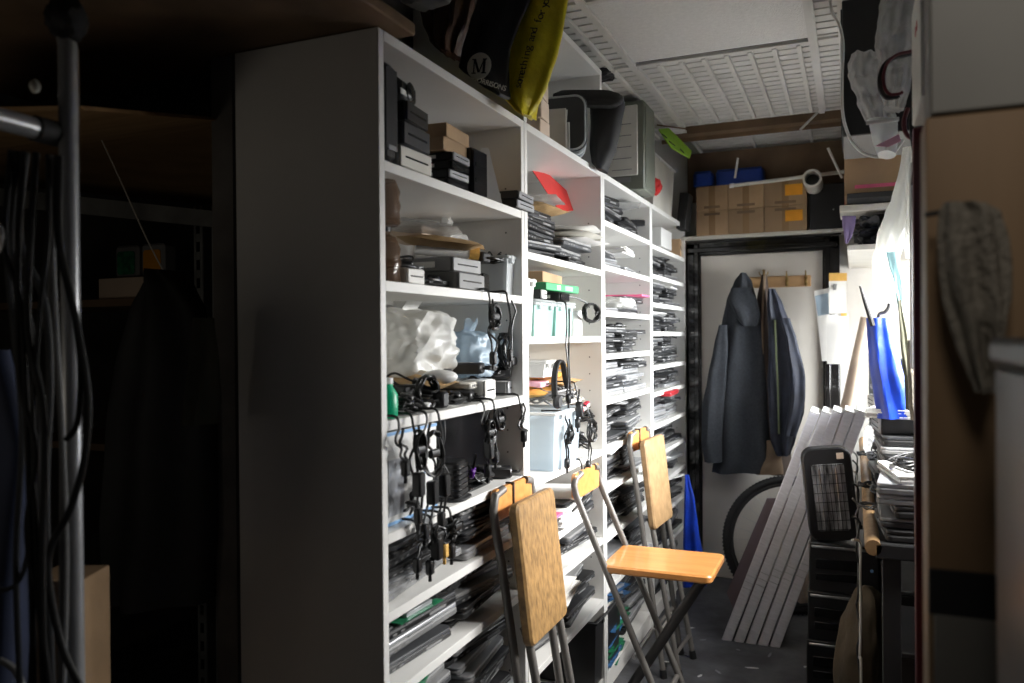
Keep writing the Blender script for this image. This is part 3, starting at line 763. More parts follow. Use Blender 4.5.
MB().box((0, 0, .028), (.16, .10, .055), bev=.014).build('case', 'black', t); MB().lathe([(.018, 0), (.02, .004), (.014, .008)], T=X((.08, .0, .03), (0, PI / 2, 0))).build('lens', 'blackg', t); MB().box((.081, -.03, .02), (.002, .03, .012)).build('sticker', 'paper', t)
carton('upper small brown carton on the slim drives, topmost shelf of nearest bookcase', (-.985, Yu(449, -.95), S + .128), (.13, .14, .036), .05, tape=False)
carton('lower small brown carton on the slim drives, topmost shelf of nearest bookcase', (-.98, Yu(445, -.95), S + .091), (.13, .13, .035), 0, 'card', tape=False)
carton('dark carton at the back behind the slim drives, topmost shelf', (-1.13, 1.80, S + .0), (.16, .17, .10), 0, 'cardd')
za = S
for k in range(4):
    drive_box(['lowest', 'second', 'third', 'top'][k] + ' slim black and silver drive in the pile of four, topmost shelf', (-.97, Yu(441, -.95) + .004 * k, za), (.14, .10, .021), .04 * (k - 2), 'black', 'silver' if k % 2 else 'blackg', 'slim drives piled on the topmost shelf', slots=1); za += .0225
drive_box('black upright computer in the middle of the topmost shelf', (-.985, Yu(464, -.95), S), (.17, .075, .125), -.06, 'black', 'blackg', None, 'small_computer', 'computer', 2)
t = thing('leaning_card', 'white pointed card leaning on the black computer, topmost shelf', 'card', (-.93, Yu(483, -.93), S + .0), (0, 0, .1))
MB().prism([(-.05, 0), (.05, 0), (.012, .15), (-.008, .15)], .003, X((0, .02, .001), (PI / 2 + .12, 0, .35))).build('sheet', 'paper', t)
for k in range(2): drive_box(['lower', 'upper'][k] + ' silver topped tablet at the right end of the topmost shelf', (-.96, Yu(505, -.94), S + .026 * k), (.17, .13, .024), .06 * k, 'black', 'silver', 'tablets at the end of the topmost shelf', 'tablet_dock', 'electronics', 1)
envelope('crumpled brown padded envelope in the corner, topmost shelf of nearest bookcase', (-1.03, 2.05, S), (.13, .12, .15), (0, 0, .2), 'kraft', 3)
# ---------------------------------------------------------------- second compartment
S = 1.5092
for k in range(2):
    t = thing('plastic_bottle', ['dark brown tinted bottle lying on its twin at the shelf corner', 'lower brown tinted bottle under its twin at the shelf corner'][k], 'bottle', (-.94, Yu(393, -.92), S + (.125 if k == 0 else 0)), (0, 0, .3 * k))
    MB().lathe([(.030, 0), (.036, .006), (.034, .03), (.037, .045), (.033, .06), (.036, .075), (.026, .10), (.012, .108), (.012, .114)], n=20).build('body', mk('amber_tint', (.17, .10, .06), .12, trans=.3, bump=.8, bscale=20), t); MB().lathe([(.015, .112), (.015, .122)], n=14).build('cap', 'black', t)
tangle('black cable heap at the left of the second shelf down', (-1.03, Yu(404, -1.0), S), (.20, .15, .12), 4)
for k in range(2): envelope(['flattened grey polythene mailer on top of the heap, second shelf down', 'brown padded envelope sticking out over the drives, second shelf down'][k], (-1.04 + .03 * k, Yu([432, 446][k], -1.0), S + [.155, .118][k]), (.22, .22, .03), (.05, .1, .4), ['bubble', 'kraft'][k], 5 + k)
t = thing('rolled_paper', 'rolled white paper with brown edge poking out, second shelf down', 'paper roll', (-.98, Yu(458, -.96), S + .088)); MB().tube([(-.08, -.05, .03), (.05, .05, .018)], .018, 14).build('roll', 'paper', t); MB().tube([(.035, .038, .0195), (.056, .054, .0175)], .0195, 14).build('wrapper', 'amber', t)
carton('pale flat carton on the black heap, second shelf down', (-1.13, Yu(424, -1.1), S + .15), (.12, .16, .035), .1, 'broom', tape=False)
drive_box('lower grey drive enclosure on the second shelf down', (-.98, Yu(453, -.95), S), (.16, .16, .044), .03, 'grey', 'grey', 'grey drive enclosures, second shelf down', slots=1)
drive_box('upper grey drive enclosure stacked on its twin, second shelf down', (-.985, Yu(452, -.95), S + .044), (.155, .15, .038), -.04, 'grey', 'grey', 'grey drive enclosures, second shelf down', slots=1)
drive_box('small white labelled box at the left, second shelf down', (-.93, Yu(413, -.91), S), (.05, .075, .036), 0, 'offw', 'paper', None, 'label_box', 'box', 1)
drive_box('black upright adapter unit beside the grey drives, second shelf down', (-.93, Yu(483, -.91), S), (.05, .05, .052), .1, 'dgrey', 'blackg', None, 'adapter_unit', 'electronics', 1)
storage_box('tall cloudy plastic tub holding cables, second shelf down', (-.965, Yu(504, -.94), S), (.12, .105, .115), 'frost', 'frost', lidon=False)
tangle('thin black cables poking out of the cloudy tub', (-.965, Yu(504, -.94), S + .06), (.075, .065, .10), 8, r=.0022)
sbag('small clear bag behind the cloudy tub, second shelf down', (-1.07, 2.03, S), (.13, .16, .20), 'bag', 3)
# ---------------------------------------------------------------- third compartment
S = 1.2212
sbag('big rumpled white carrier bag, third shelf down of nearest bookcase', (-1.07, Yu(428, -1.0), S + .06), (.24, .27, .20), 'bagw', 5)
envelope('brown padded envelope under the carrier bag, third shelf down', (-1.04, Yu(417, -1.0), S + .035), (.24, .20, .04), (0, 0, .2), 'kraft', 9)
sbag('pale blue see-through bag next to the carrier bag', (-1.02, Yu(474, -1.0), S + .05), (.17, .17, .15), 'bagb', 8)
tangle('heap of black leads at the left, third shelf down', (-1.0, Yu(402, -1.0), S), (.22, .15, .12), 12)
tangle('thick pile of black leads in the middle, third shelf down', (-1.04, Yu(455, -1.0), S), (.26, .22, .07), 13)
for k, (u, v, zz, rz) in enumerate(((424, 0, .0, .3), (442, 0, .0, -.2), (470, 0, .033, .1), (515, 0, .045, .4))):
    router(['white network box lying at the left front', 'white network box beside the round coil', 'small white network box on the pile', 'white network box at the right end'][k] + ', third shelf down', (-.95, Yu(u, -.93), S + zz), rz, 'white' if k != 2 else 'offw', s=.7)
drive_box('white square box at the front edge, third shelf down', (-.93, Yu(481, -.92), S), (.06, .085, .055), .1, 'white', 'paper', None, 'small_carton', 'box', 1)
drive_box('slim grey modem under the white network box, third shelf down', (-.99, Yu(504, -.95), S), (.13, .13, .042), .1, 'grey', 'silver', None, 'modem', 'electronics', 1)
t = thing('cable_coil', 'round black cable coil standing at the front edge, third shelf down', 'cable', (-.91, Yu(430, -.9), S + .042)); MB().tube(smooth(coil_pts((0, 0, 0), .042, .037, 9, R, .010), 3), .0032, 6).build('coil', 'rubber', t); MB().box((.01, .05, -.02), (.03, .035, .04), bev=.006).build('plug', 'black', t)
t = thing('cable_coil', 'grey twisted lead bundle lying by the white mouse, third shelf down', 'cable', (-.92, Yu(408, -.9), S + .02)); MB().tube(smooth(coil_pts((0, 0, 0), .055, .016, 5, R, .012), 3), .0035, 6).build('coil', 'grey', t)
t = thing('computer_mouse', 'white mouse among leads at the front, third shelf down', 'mouse', (-.925, Yu(441, -.92), S + .055), (0, 0, .5)); MB().blob((0, 0, .018), (.09, .055, .036), 2, .0, ridge=False, sub=3).build('shell', 'white', t); MB().box((.02, 0, .034), (.02, .004, .008), bev=.001).build('wheel', 'grey', t)
t = thing('green_bottle', 'small green plastic bottle at the left front, third shelf down', 'bottle', (-.905, Yu(389, -.9), S)); MB().lathe([(.020, 0), (.022, .01), (.022, .05), (.012, .065), (.010, .075)], n=16).build('body', mk('green_plastic', (.0, .45, .22), .35), t); MB().lathe([(.012, .072), (.012, .085)], n=12).build('cap', 'white', t)
for k, (u, zz, rz, s_) in enumerate(((455, .0, .3, 1), (418, .03, 1.2, .9), (496, .05, .7, .9), (466, .07, .2, 1.))): adapter('black power adapter ' + ['at the front centre', 'on the heap at the left', 'on the grey modem', 'on top of the middle pile'][k] + ', third shelf down', (-.96, Yu(u, -.95), S + zz), rz, 40 + k, 'power adapters on the third shelf down', s=s_)
# ---------------------------------------------------------------- fourth compartment
S = .9882
t = thing('product_box', 'white box with blue edging standing at the left, fourth shelf down', 'box', (-.99, (Yu(386.5, -.9) + Yu(440, -.9)) / 2, S))
w = Yu(440, -.9) - Yu(388, -.9)
MB().box((0, 0, .10), (.16, w, .20), bev=.002).build('body', 'white', t)
g = MB()
for zz in (.004, .196): g.box((.0808, 0, zz), (.0016, w - .002, .007))
g.box((.0808, w * .20, .10), (.0016, .0, .0)); g.build('blue_edge', 'blight', t)
g = MB()
for k in range(9): g.box((.0808, w * .22, .055 + k * .0115), (.0012, .012 if k % 2 else .009, .006), (.6 if k % 2 else -.4, 0, 0))
g.build('printed_letters', mk('pale_blue_ink', (.35, .55, .82), .5), t)
MB().box((.0806, -w * .30, .08), (.0012, w * .28, .12)).build('printed_picture', mk('ink_picture', (.50, .52, .56), .4, var=.3, scale=25), t)
t = thing('monitor', 'glossy black monitor standing across the fourth shelf down', 'monitor', (-.985, 1.93, S), (0, 0, .04))
w = .40
MB().box((0, 0, .125), (.03, w, .21), bev=.006).build('case', 'blackg', t); MB().box((.0155, 0, .128), (.002, w - .03, .18)).build('screen', 'screen', t); g = MB(); slab(g, .14, .20, .05, .010, X((-.0, 0, 0))); g.build('stand', 'blackg', t)
t = thing('desk_speaker', 'small ribbed black speaker at the front, fourth shelf down', 'speaker', (-.925, Yu(452, -.92), S), (0, 0, .15))
g = MB(); slab(g, .07, .085, .02, .095, X()); g.build('cabinet', 'black', t)
g = MB()
for k in range(6): g.box((.001, 0, .014 + k * .013), (.0725, .0875, .003), bev=.001)
g.build('rib', 'blackg', t); g = MB(); slab(g, .09, .10, .03, .006, X((0, 0, .0))); g.build('base', 'blackm', t)
tangle('tangle of black leads with a purple plug, fourth shelf down', (-.94, Yu(478, -.93), S), (.09, .15, .09), 22)
t = thing('video_plug', 'purple plug in the tangle of leads, fourth shelf down', 'plug', (-.90, Yu(474, -.89), S + .045), (.3, .2, .4)); MB().box((0, 0, .012), (.014, .03, .024), bev=.004).build('shell', 'purple', t); MB().tube([(0, 0, .024), (0, .01, .06)], .004, 8).build('cord', 'rubber', t)
# ---------------------------------------------------------------- cables hanging off the nearest bookcase
def hc(u, z, L, seed, lab, **k): hang_cable(lab, (XF + .004, Yu(u, XF), z), L, seed, **k)
hc(484, 1.509, .16, 1, 'coiled black cable hanging from the second shelf down', coil=True, brick=False, w=.022)
hc(503, 1.509, .155, 2, 'thin black cable hanging right of the coiled one, second shelf down', coil=False, brick=False)
hc(406, 1.222, .20, 3, 'black cable with a brick hanging over the white box, left one', w=.015)
hc(420, 1.222, .24, 4, 'thick looped cable bundle hanging in front of the white box', w=.035)
hc(432, 1.222, .23, 5, 'thin cable hanging over the right of the white box', coil=False, w=.012)
hc(478, 1.222, .16, 6, 'black cable bundle hanging in front of the monitor, left one', w=.02)
hc(488, 1.222, .13, 7, 'black looped lead hanging in front of the monitor, right one', w=.02, brick=False)
hc(410, .988, .07, 8, 'short black lead with plug below the white box', coil=False, brick=False)
hc(433, .988, .07, 9, 'short black lead with a yellow plug below the white box', coil=False, brick=False, bm='amber')
hc(514, 1.222, .10, 10, 'thin lead looping down by the bookcase post', coil=False, brick=False)
t = thing('adapter_bundle', 'bundle of black adapters piled at the right, third shelf down', 'cable', (-.925, Yu(507, -.92), S + .0)); t.location.z = 1.308
MB().tube(smooth(coil_pts((0, 0, .04), .03, .05, 8, R, .014), 3), .0035, 6).build('coil', 'rubber', t); MB().box((0, .01, .012), (.05, .04, .03), bev=.005).build('brick', 'black', t)
for k, (z, u, s_) in enumerate(((.825, 425, 1), (.825, 470, 1), (.655, 500, 1), (.655, 440, 1))):
    zz = LZ.get((0, z, 'near'), z); tangle('black leads draped over laptops, ' + ['left part of fifth shelf down', 'right part of fifth shelf down', 'right part of sixth shelf down', 'left part of sixth shelf down'][k], (-.95, min(Yu(u, -.95), 1.74) if k % 2 == 0 or 1 else 0, zz), (.10, .22, .022), 60 + k, n=26)
# camera body and silver knob among the junk
t = thing('old_camera', 'old black camera with a round lens lying on laptops below the white box', 'camera', (-.93, Yu(463, -.92), LZ[(0, .825, 'far')]), (0, 0, .2)); MB().box((0, 0, .016), (.04, .09, .03), bev=.005).build('body', 'black', t); MB().lathe([(.013, 0), (.013, .015), (.009, .018)], T=X((.02, 0, .016), (0, PI / 2, 0))).build('lens', 'steel', t)
# ---------------------------------------------------------------- second bookcase
S = 1.6432
zt = LZ[(1, 1.642, 'near')]; zf = LZ[(1, 1.642, 'far')]
t = thing('red_folder', 'bright red folder sloping down behind white mailers in the second bookcase', 'folder', P(560, 212, x=-1.02)); O = t.location.copy()
MB().quad3([P(531, 168, x=-1.08) - O, P(542, 168, x=-1.06) - O, P(587, 209, x=-.98) - O, P(560, 212, x=-1.0) - O], .003).build('cover', 'red', t); MB().quad3([P(534, 172, x=-1.09) - O, P(541, 170, x=-1.075) - O, P(584, 211, x=-.99) - O, P(562, 213, x=-1.01) - O], .002).build('sheet', 'paper', t)
for k in range(2): envelope(['grey bubble mailer on the near laptops, second bookcase', 'brown mailer under the grey bubble mailer, second bookcase'][k], (-.99, Yu(541, -.96), zt + [.032, .0][k]), (.2, .22, .03), (0, 0, .2 - .3 * k), ['bubble', 'kraft'][k], 15 + k)
for k in range(3): envelope(['lowest', 'middle', 'top'][k] + ' white paper mailer fanned over the far laptops, second bookcase', (-.975, Yu(577, -.95), zf + .022 * k), (.22, .26, .02), (0, 0, -.1 + .12 * k), ['paper', 'offw', 'paper'][k], 25 + k, 'white mailers in the second bookcase')
S = 1.3912
storage_box('tall white plastic bin at the left, second bookcase', (-1.0, 2.245, S), (.20, .085, .175), 'white', 'white', lidon=False)
for k in range(2): storage_box(['left', 'right'][k] + ' mint green plastic tub on the middle shelf of second bookcase', (-.975, [2.392, 2.588][k], S), (.14, .178, .108), 'mint', 'frost', group='mint plastic tubs', lidon=True)
t = thing('paper_roll', 'white cup shaped roll beside the mint tubs', 'roll', (-.93, 2.735, S)); MB().lathe([(.034, 0), (.036, .004), (.036, .09), (.030, .092), (.012, .088)], n=20).build('roll', 'white', t)
t = thing('game_case', 'green flat box lying on the mint tubs', 'box', (-.975, 2.575, S + .150), (0, 0, -.05)); MB().box((0, 0, .013), (.14, .29, .026), bev=.002).build('body', 'green', t); MB().box((.0706, .05, .013), (.0012, .07, .016)).build('printed_label', 'mint', t); MB().box((.0706, -.04, .013), (.0012, .03, .014)).build('printed_label', 'paper', t)
carton('low brown carton on the green box, second bookcase', (-1.0, 2.56, S + .178), (.12, .26, .035), .1, tape=False)
for k in range(2): drive_box(['black box with a white face on the left mint tub', 'flat black device on the right mint tub'][k], (-.955, [2.37, 2.56][k], S + .118), ((.10, .06, .03), (.11, .12, .028))[k], .1, 'black', ['white', 'blackg'][k], None, 'small_device', 'electronics', 1)
t = thing('cable_coil', 'large black cable coil hanging at the right, second bookcase', 'cable', (-.875, Yu(593, -.87), 1.475)); MB().tube(smooth(coil_pts((0, 0, 0), .085, .032, 7, R, .010), 3), .0035, 6).build('coil', 'rubber', t); MB().tube(smooth([(0, -.03, .03), (-.02, -.11, .05), (-.04, -.17, .052)]), .003, 6).build('cord', 'rubber', t)
hc(562, 1.50, .30, 31, 'long thin black cable hanging down in front of the mint tubs', coil=False, brick=False, w=.008)
# big open compartment
S = .9592
t = storage_box('clear blueish storage box full of leads, second bookcase', (-.99, Yu(551, -.93), S), (.24, .27, .19), 'boxc', 'white', lidon=False)
sbag('white bubble bag of parts inside the clear storage box', (-.99, Yu(550, -.95), S + .006), (.15, .19, .15), 'bagw', 17, knot=False)
storage_box('white tray tub resting at the left, second bookcase', (-1.0, Yu(536, -.95), S + .30), (.20, .10, .055), 'white', 'white', lidon=False)
t = thing('white_jug', 'white plastic jug behind the clear storage box', 'jug', (-1.17, 2.27, S)); MB().lathe([(.05, 0), (.06, .01), (.06, .2), (.045, .25), (.03, .295)], n=20).build('body', 'white', t); MB().tube(smooth([(.055, 0, .22), (.09, 0, .2), (.09, 0, .1), (.055, 0, .08)]), .007, 8).build('handle', 'white', t)
for k, (u, zz, m) in enumerate(((553, .225, 'amber'), (566, .252, 'kraft'), (556, .282, 'amber'), (560, .312, 'amber'))): envelope(['lowest orange', 'second brown', 'third orange', 'topmost orange'][k] + ' padded envelope in the pile, second bookcase', (-1.03, Yu(u - 2, -.95), S + zz), (.22, .28, .032), (0, 0, .15 * (k - 1)), m, 33 + k, 'padded envelopes in the second bookcase')
drive_box('grey support box under the padded envelopes', (-1.16, 2.55, S), (.12, .2, .222), 0, 'offw', 'grey', None, 'equipment_box', 'electronics', 3)
t = thing('pink_card', 'pink card edge among the padded envelopes', 'card', (-.97, Yu(546, -.94), S + .245 + .02)); MB().box((0, 0, .009), (.05, .10, .018), (0, .1, .1), bev=.003).build('sleeve', 'pinkl', t)
for k in range(3): tangle(['white leads heaped on the storage box', 'grey leads at the right of the storage box', 'red and black leads at the far right of the storage box'][k], (-.95, Yu([556, 578, 588][k], -.93), S + [.195, .0, .1][k]), ((.16, .2, .12), (.12, .12, .14), (.08, .10, .07))[k], 70 + k, r=.0035, n=40, mat=['grey', 'rubber', 'rubber'][k], group='leads in the second bookcase')
tangle('pale leads tangled above the storage box', (-.96, Yu(572, -.93), S + .17), (.14, .2, .12), 75, r=.003, mat='offw', n=36)
t = thing('red_connector', 'red connector block among the leads at the right', 'connector', (-.90, Yu(586, -.89), S + .165), (.2, 0, 0)); MB().box((0, 0, .01), (.02, .09, .02), bev=.003).build('shell', mk('red_plastic', (.55, .02, .05), .4), t); MB().box((.011, 0, .01), (.003, .07, .010)).build('socket', 'white', t)
t = thing('headphones', 'black headband hanging in front of the padded envelopes', 'headphones', (-.885, Yu(562, -.88), 1.19)); MB().tube(smooth([(0, -.06, 0), (0, -.062, .07), (0, -.03, .115), (0, .02, .11), (0, .05, .05), (.0, .10, -.01)]), .006, 8, flat=1.8).build('headband', 'blackm', t); MB().lathe([(.02, 0), (.024, .01), (.018, .02)], T=X((.0, -.06, -.01), (0, PI / 2, 0))).build('ear_pad', 'blackm', t)
hc(571, 1.23, .12, 35, 'short black lead below the headband, second bookcase', coil=False, brick=True, w=.006)
hc(560, 1.14, .15, 36, 'coiled black cable hanging over the clear storage box', w=.02, brick=False)
hc(583, 1.14, .19, 37, 'grey looped lead hanging at the right of the storage box', w=.035, brick=False)
hc(576, .96, .06, 38, 'black plug dangling below the storage box', coil=False, brick=False)
# lower: papers and black sleeves
S = .62; zt = LZ[(1, .62, 'near')]; papers('stack of white papers and sleeves on near laptops, second bookcase', (-.99, Yu(551, -.95), zt), (.22, .27, .075), .05, 'paper', 3)
t = thing('pink_folder', 'pink folder edge below the white papers, second bookcase', 'folder', (-.90, Yu(553, -.89), zt + .078)); MB().box((0, 0, .004), (.05, .08, .008), bev=.001).build('cover', 'pink', t)
zt = LZ[(1, .385, 'near')]; papers('loose white sheets on laptops low in the second bookcase', (-.98, Yu(548, -.95), zt), (.2, .25, .03), .1, 'paper', 5)
t = storage_box('black plastic crate at the bottom of the second bookcase', (-1.0, Yu(590, -.95), .0812), (.24, .36, .25), 'black', 'blackm', lidon=False)
t = storage_box('dark crate holding blue plugs, bottom left of second bookcase', (-1.0, 2.37, .0812), (.24, .30, .14), 'dgrey', 'blackm', lidon=False)
tangle('blue leads in the dark crate at the bottom', (-1.0, 2.37, .09), (.16, .2, .14), 81, r=.004, mat=mk('blue_cord', (.02, .06, .5), .4))
# circuit boards heap at the bottom of the third bookcase
zz = .0815; q = random.Random(5)
for k in range(13):
    z0 = .0815 + k * .0215
    circuit(CARD[k] + ' bare %s circuit board up from the bottom, third bookcase' % ['green', 'blue'][k % 3 == 1 or k > 8], (-.965 + q.uniform(-.015, .01), 3.14 + q.uniform(-.03, .10), z0), (.15, .24), (q.uniform(-.07, .07), q.uniform(-.08, .08), q.uniform(-.25, .25)), 'pcbb' if (k % 3 == 1 or k > 8) else 'pcb', k)
fill(2, .08, 0, 9, mixB, 44)
# things in upper far compartments
zt = LZ[(2, 1.488, 'near')]
t = thing('pink_folder', 'pink folder sticking out above a silver laptop, third bookcase', 'folder', (-.94, Yu(632, -.93), LZ[(2, 1.488, 'far')] - .0), (0, 0, .2)); MB().prism([(-.1, -.12), (.06, -.12), (.09, .0), (.05, .12), (-.1, .12)], .008, X()).build('cover', 'pink', t)
sbag('white plastic bag with print on the laptop, third bookcase', (-.99, Yu(617, -.96), zt), (.2, .26, .06), 'bagw', 41, knot=False)
papers('white booklets lying at the back, third bookcase upper shelf', (-1.0, Yu(616, -.96), LZ[(2, 1.667, 'near')]), (.2, .24, .03), .1, 'paper', 9)
adapter('black adapter on the laptops near the top of the third bookcase', (-.96, Yu(640, -.93), LZ[(2, 1.84, 'far')]), .5, 91)
envelope('clear mailer on top laptops, third bookcase topmost shelf', (-.98, Yu(625, -.95), LZ[(2, 1.84, 'near')]), (.2, .2, .025), (0, 0, .3), 'bubble', 44)
carton('small white carton at the top of the farthest bookcase', (-1.0, Yu(660, -.96), LZ[(3, 1.83, 'near')]), (.16, .26, .10), 0, 'white', tape=False)
carton('small brown carton beside the white one, farthest bookcase', (-.98, Yu(674, -.95), 1.832), (.16, .24, .10), .1, 'card')
t = thing('red_case', 'red case between grey laptops, farthest bookcase', 'case', (-.93, Yu(661, -.92), LZ[(3, .957, 'near')]), (0, 0, .05)); MB().box((0, 0, .012), (.16, .25, .024), bev=.004).build('shell', mk('dark_red_shell', (.45, .02, .03), .35), t); MB().box((.081, 0, .012), (.002, .2, .002)).build('seam', 'black', t)
for k, (i, z, u, w_) in enumerate(((2, 1.144, 632, 'far'), (2, 1.32, 615, 'near'), (3, 1.245, 671, 'far'), (3, .81, 672, 'far'), (2, .956, 615, 'near'), (3, 1.687, 660, 'near'))):
    zz = LZ[(i, z, w_)]; tangle('thin leads lying on a laptop stack, ' + ['far side, third bookcase, seventh shelf', 'near side, third bookcase, eighth shelf', 'far side, farthest bookcase, ninth shelf', 'far side, farthest bookcase, sixth shelf', 'near side, third bookcase, sixth shelf', 'near side, farthest bookcase, twelfth shelf'][k], (-.955, Yu(u, -.95), zz), (.12, .2, .018), 100 + k, n=24, mat=['grey', 'rubber'][k % 2])
# ---------------------------------------------------------------- on top of the shelving
S = 2.0222
TY = YS[1]
# carrier bag: black and yellow, hanging half over the front
def bag_main():
    rows = [(-30, 480, 566), (0, 468, 561), (30, 459, 552), (55, 455, 545), (75, 466, 538), (90, 492, 533), (103, 512, 529)]
    y0 = 1.98
    t = thing('carrier_bag', 'black and yellow carrier bag with a round M emblem on the bookcase top', 'bag', P(520, 100, y=y0)); O = t.location.copy()
    def lp(nm, mat, rows, y, **k):
        o = MB().loft(rows, y, **k).build(nm, mat); o.parent = t; o.location = o.location - O; return o
    lp('yellow_panel', 'yellow', [(-40, 520, 578), (0, 515, 568), (30, 508, 563), (55, 506, 557), (75, 500, 550), (88, 497, 546), (100, 506, 541), (112, 518, 534), (117, 525, 532)], 1.99, depth=.035, seed=2, folds=5, amp=.008, n=48)
    lp('black_panel', 'bagk', [(-40, 485, 538), (0, 478, 530), (25, 470, 519), (50, 463, 510), (68, 460, 508), (85, 481, 508), (97, 500, 509)], 1.93, depth=.028, seed=4, folds=4, amp=.005, n=48)
    yf = 1.876
    c = P(479, 66, y=yf); rr = (P(491, 66, y=yf) - c).length
    e = MB().lathe([(rr * .97, 0), (rr, .001), (rr, .002)], T=X((0, 0, 0), (PI / 2, 0, 0)), n=36).build('round_emblem', 'cream', t); e.location = c - O + Vector((0, .002, 0))
    def text(body, size, mat, u, v, rz, name, bold=.0, wv=0.):
        cu = bpy.data.curves.new(name, 'FONT'); cu.body = body; cu.size = size; cu.extrude = .0006; cu.offset = bold; cu.align_x = 'CENTER'; cu.align_y = 'CENTER'
        ob = bpy.data.objects.new(name, cu); dg = bpy.context.evaluated_depsgraph_get(); col.objects.link(ob); bpy.context.view_layer.update()
        me = bpy.data.meshes.new_from_object(ob.evaluated_get(bpy.context.evaluated_depsgraph_get())); bpy.data.objects.remove(ob)
        me.materials.append(M[mat]); o = bpy.data.objects.new(name, me); col.objects.link(o); o.parent = t
        o.location = P(u, v, y=yf - .003) - O; o.rotation_euler = (PI / 2, rz, 0)
        return o
    g = MB(); k = rr * .55
    def bar(x0, z0, x1, z1, w):
        g.raw([(x0 - w, 0, z0), (x0 + w, 0, z0), (x1 + w, 0, z1), (x1 - w, 0, z1), (x0 - w, .0016, z0), (x0 + w, .0016, z0), (x1 + w, .0016, z1), (x1 - w, .0016, z1)], [(0, 1, 2, 3), (7, 6, 5, 4), (0, 4, 5, 1), (1, 5, 6, 2), (2, 6, 7, 3), (3, 7, 4, 0)])
    bar(-k * .78, -k, -k * .78, k, k * .07); bar(k * .74, -k, k * .74, k, k * .17); bar(-k * .74, k, 0, -k * .85, k * .17); bar(.02 * k, -k * .85, k * .72, k, k * .07)
    for x_, w_ in ((-.78, .30), (.74, .36)): bar(k * x_, -k, k * x_, -k * .86, k * w_)
    bar(-k * .86, k * .86, -k * .86, k, k * .26); bar(k * .80, k * .86, k * .80, k, k * .30)
    sx = g.build('emblem_letter', 'black', t); sx.location = P(479, 66, y=yf - .003) - O; sx.rotation_euler = (0, .10, 0)
    text('MORRISONS', .0185, 'cream', 489, 83.5, .40, 'shop_name', .0)
    yf = 1.945
    return t, text, yf
bt, text, _ = bag_main()
def script(label_txt, pts, yf, size):
    # handwriting-like lettering running up the yellow side
    n = len(label_txt)
    for k, ch in enumerate(label_txt):
        if ch == ' ': continue
        f = k / (n - 1) * (len(pts) - 1); i = min(int(f), len(pts) - 2); a = f - i
        u = pts[i][0] * (1 - a) + pts[i + 1][0] * a; v = pts[i][1] * (1 - a) + pts[i + 1][1] * a
        o = text(ch, size, 'blackm', u, v, -1.35, 'printed_letter'); o.location.y = yf - bt.location.y
script('something and for you', [(518, 86), (523, 68), (528, 48), (534, 30), (542, 12), (547, -2)], 1.942, .030)
t = thing('brown_bag', 'dark brown ribbed bag slumped beside the black carrier bag', 'bag', P(440, 50, y=1.9)); O = t.location.copy()
o = MB().loft([(-30, 415, 480), (0, 420, 474), (25, 424, 470), (45, 434, 462), (56, 446, 459)], 2.0, depth=.05, seed=9, folds=9, amp=.010).build('body', 'brownbag'); o.parent = t; o.location -= O
t = thing('white_sheet', 'pale dusty sheet folded over at the very top left', 'cloth', P(430, 5, y=1.75)); O = t.location.copy()
o = MB().loft([(-24, 395, 462), (-8, 396, 456), (2, 402, 448), (7, 410, 430)], 1.75, depth=.03, seed=11, folds=4, amp=.006).build('body', 'greyp'); o.parent = t; o.location -= O
# extension contents
x0 = -1.0
for k in range(3): carton(['lowest', 'middle', 'upper'][k] + ' small kraft carton behind the yellow bag on bookcase top', (-.96, Yu(541, -.93), S + .066 * k), (.10, .085, .063), .06 * k, 'broom', 'kraft cartons on the second bookcase', tape=False)
t = thing('document_holder', 'white file holder with papers on top of the second bookcase', 'file', (-.985, Yu(553, -.95), S), (0, 0, .15)); 
g = MB(); g.box((0, 0, .075), (.17, .004, .15)); g.box((0, .07, .06), (.17, .004, .12)); g.box((0, .035, .002), (.17, .07, .004)); g.box((-.083, .035, .06), (.004, .07, .12)); g.build('holder', 'offw', t)
MB().prism([(-.07, 0), (.07, 0), (.085, .15), (-.05, .16)], .002, X((0, .03, .005), (PI / 2, 0, .1))).build('sheet', 'paper', t); MB().box((.0, .028, .10), (.05, .001, .03)).build('printed_mark', 'red', t)
t = thing('laptop_bag', 'black padded bag slumped over pale trays on the second bookcase', 'bag', P(606, 172, y=2.84)); O = t.location.copy()
for nm, rows, yy, dp in (('body', [(96, 590, 623), (105, 590, 625), (125, 591, 621), (148, 590, 616), (164, 593, 610), (171, 599, 606)], 2.84, .055), ('flap', [(91, 560, 612), (94, 553, 620), (99, 552, 624), (103, 560, 622), (107, 585, 616)], 2.78, .03)):
    o = MB().loft(rows, yy, depth=dp, seed=6, folds=3, amp=.004).build(nm, 'blackm'); o.parent = t; o.location -= O
for k in range(3):
    t = thing('plastic_tray', ['first', 'second', 'third'][k] + ' rounded pale tray standing beside the black padded bag', 'tray', (-.985, Yu(566, -.95) + .022 * k - .02, S), (0, 0, .1), 'pale trays on the second bookcase')
    g = MB(); slab(g, .25 - .02 * k, .20, .04, .014, X((0, 0, .125 - .01 * k), (PI / 2, 0, 0))); g.build('tray_body', ['dgrey', 'frost', 'frost'][k], t); g = MB(); g.tube([(p[0], -.014, p[1] + .125 - .01 * k) for p in rounded(.24 - .02 * k, .19, .04)], .004, 6, closed=True); g.build('rim', 'frost', t)
t = thing('computer_tower', 'tall olive grey computer case standing on the third bookcase', 'computer', (-1.035, (Yu(622, -.92) + Yu(640, -.92)) / 2 + .02, S), (0, 0, .0))
hT = .395
MB().box((0, 0, hT / 2 + .006), (.40, .20, hT), bev=.006).build('case', 'pcgreen', t)
b = MB().box((.022, -.104, hT / 2 + .03), (.30, .008, hT * .78), bev=.003).build('side_panel', 'offw', t)
g = MB()
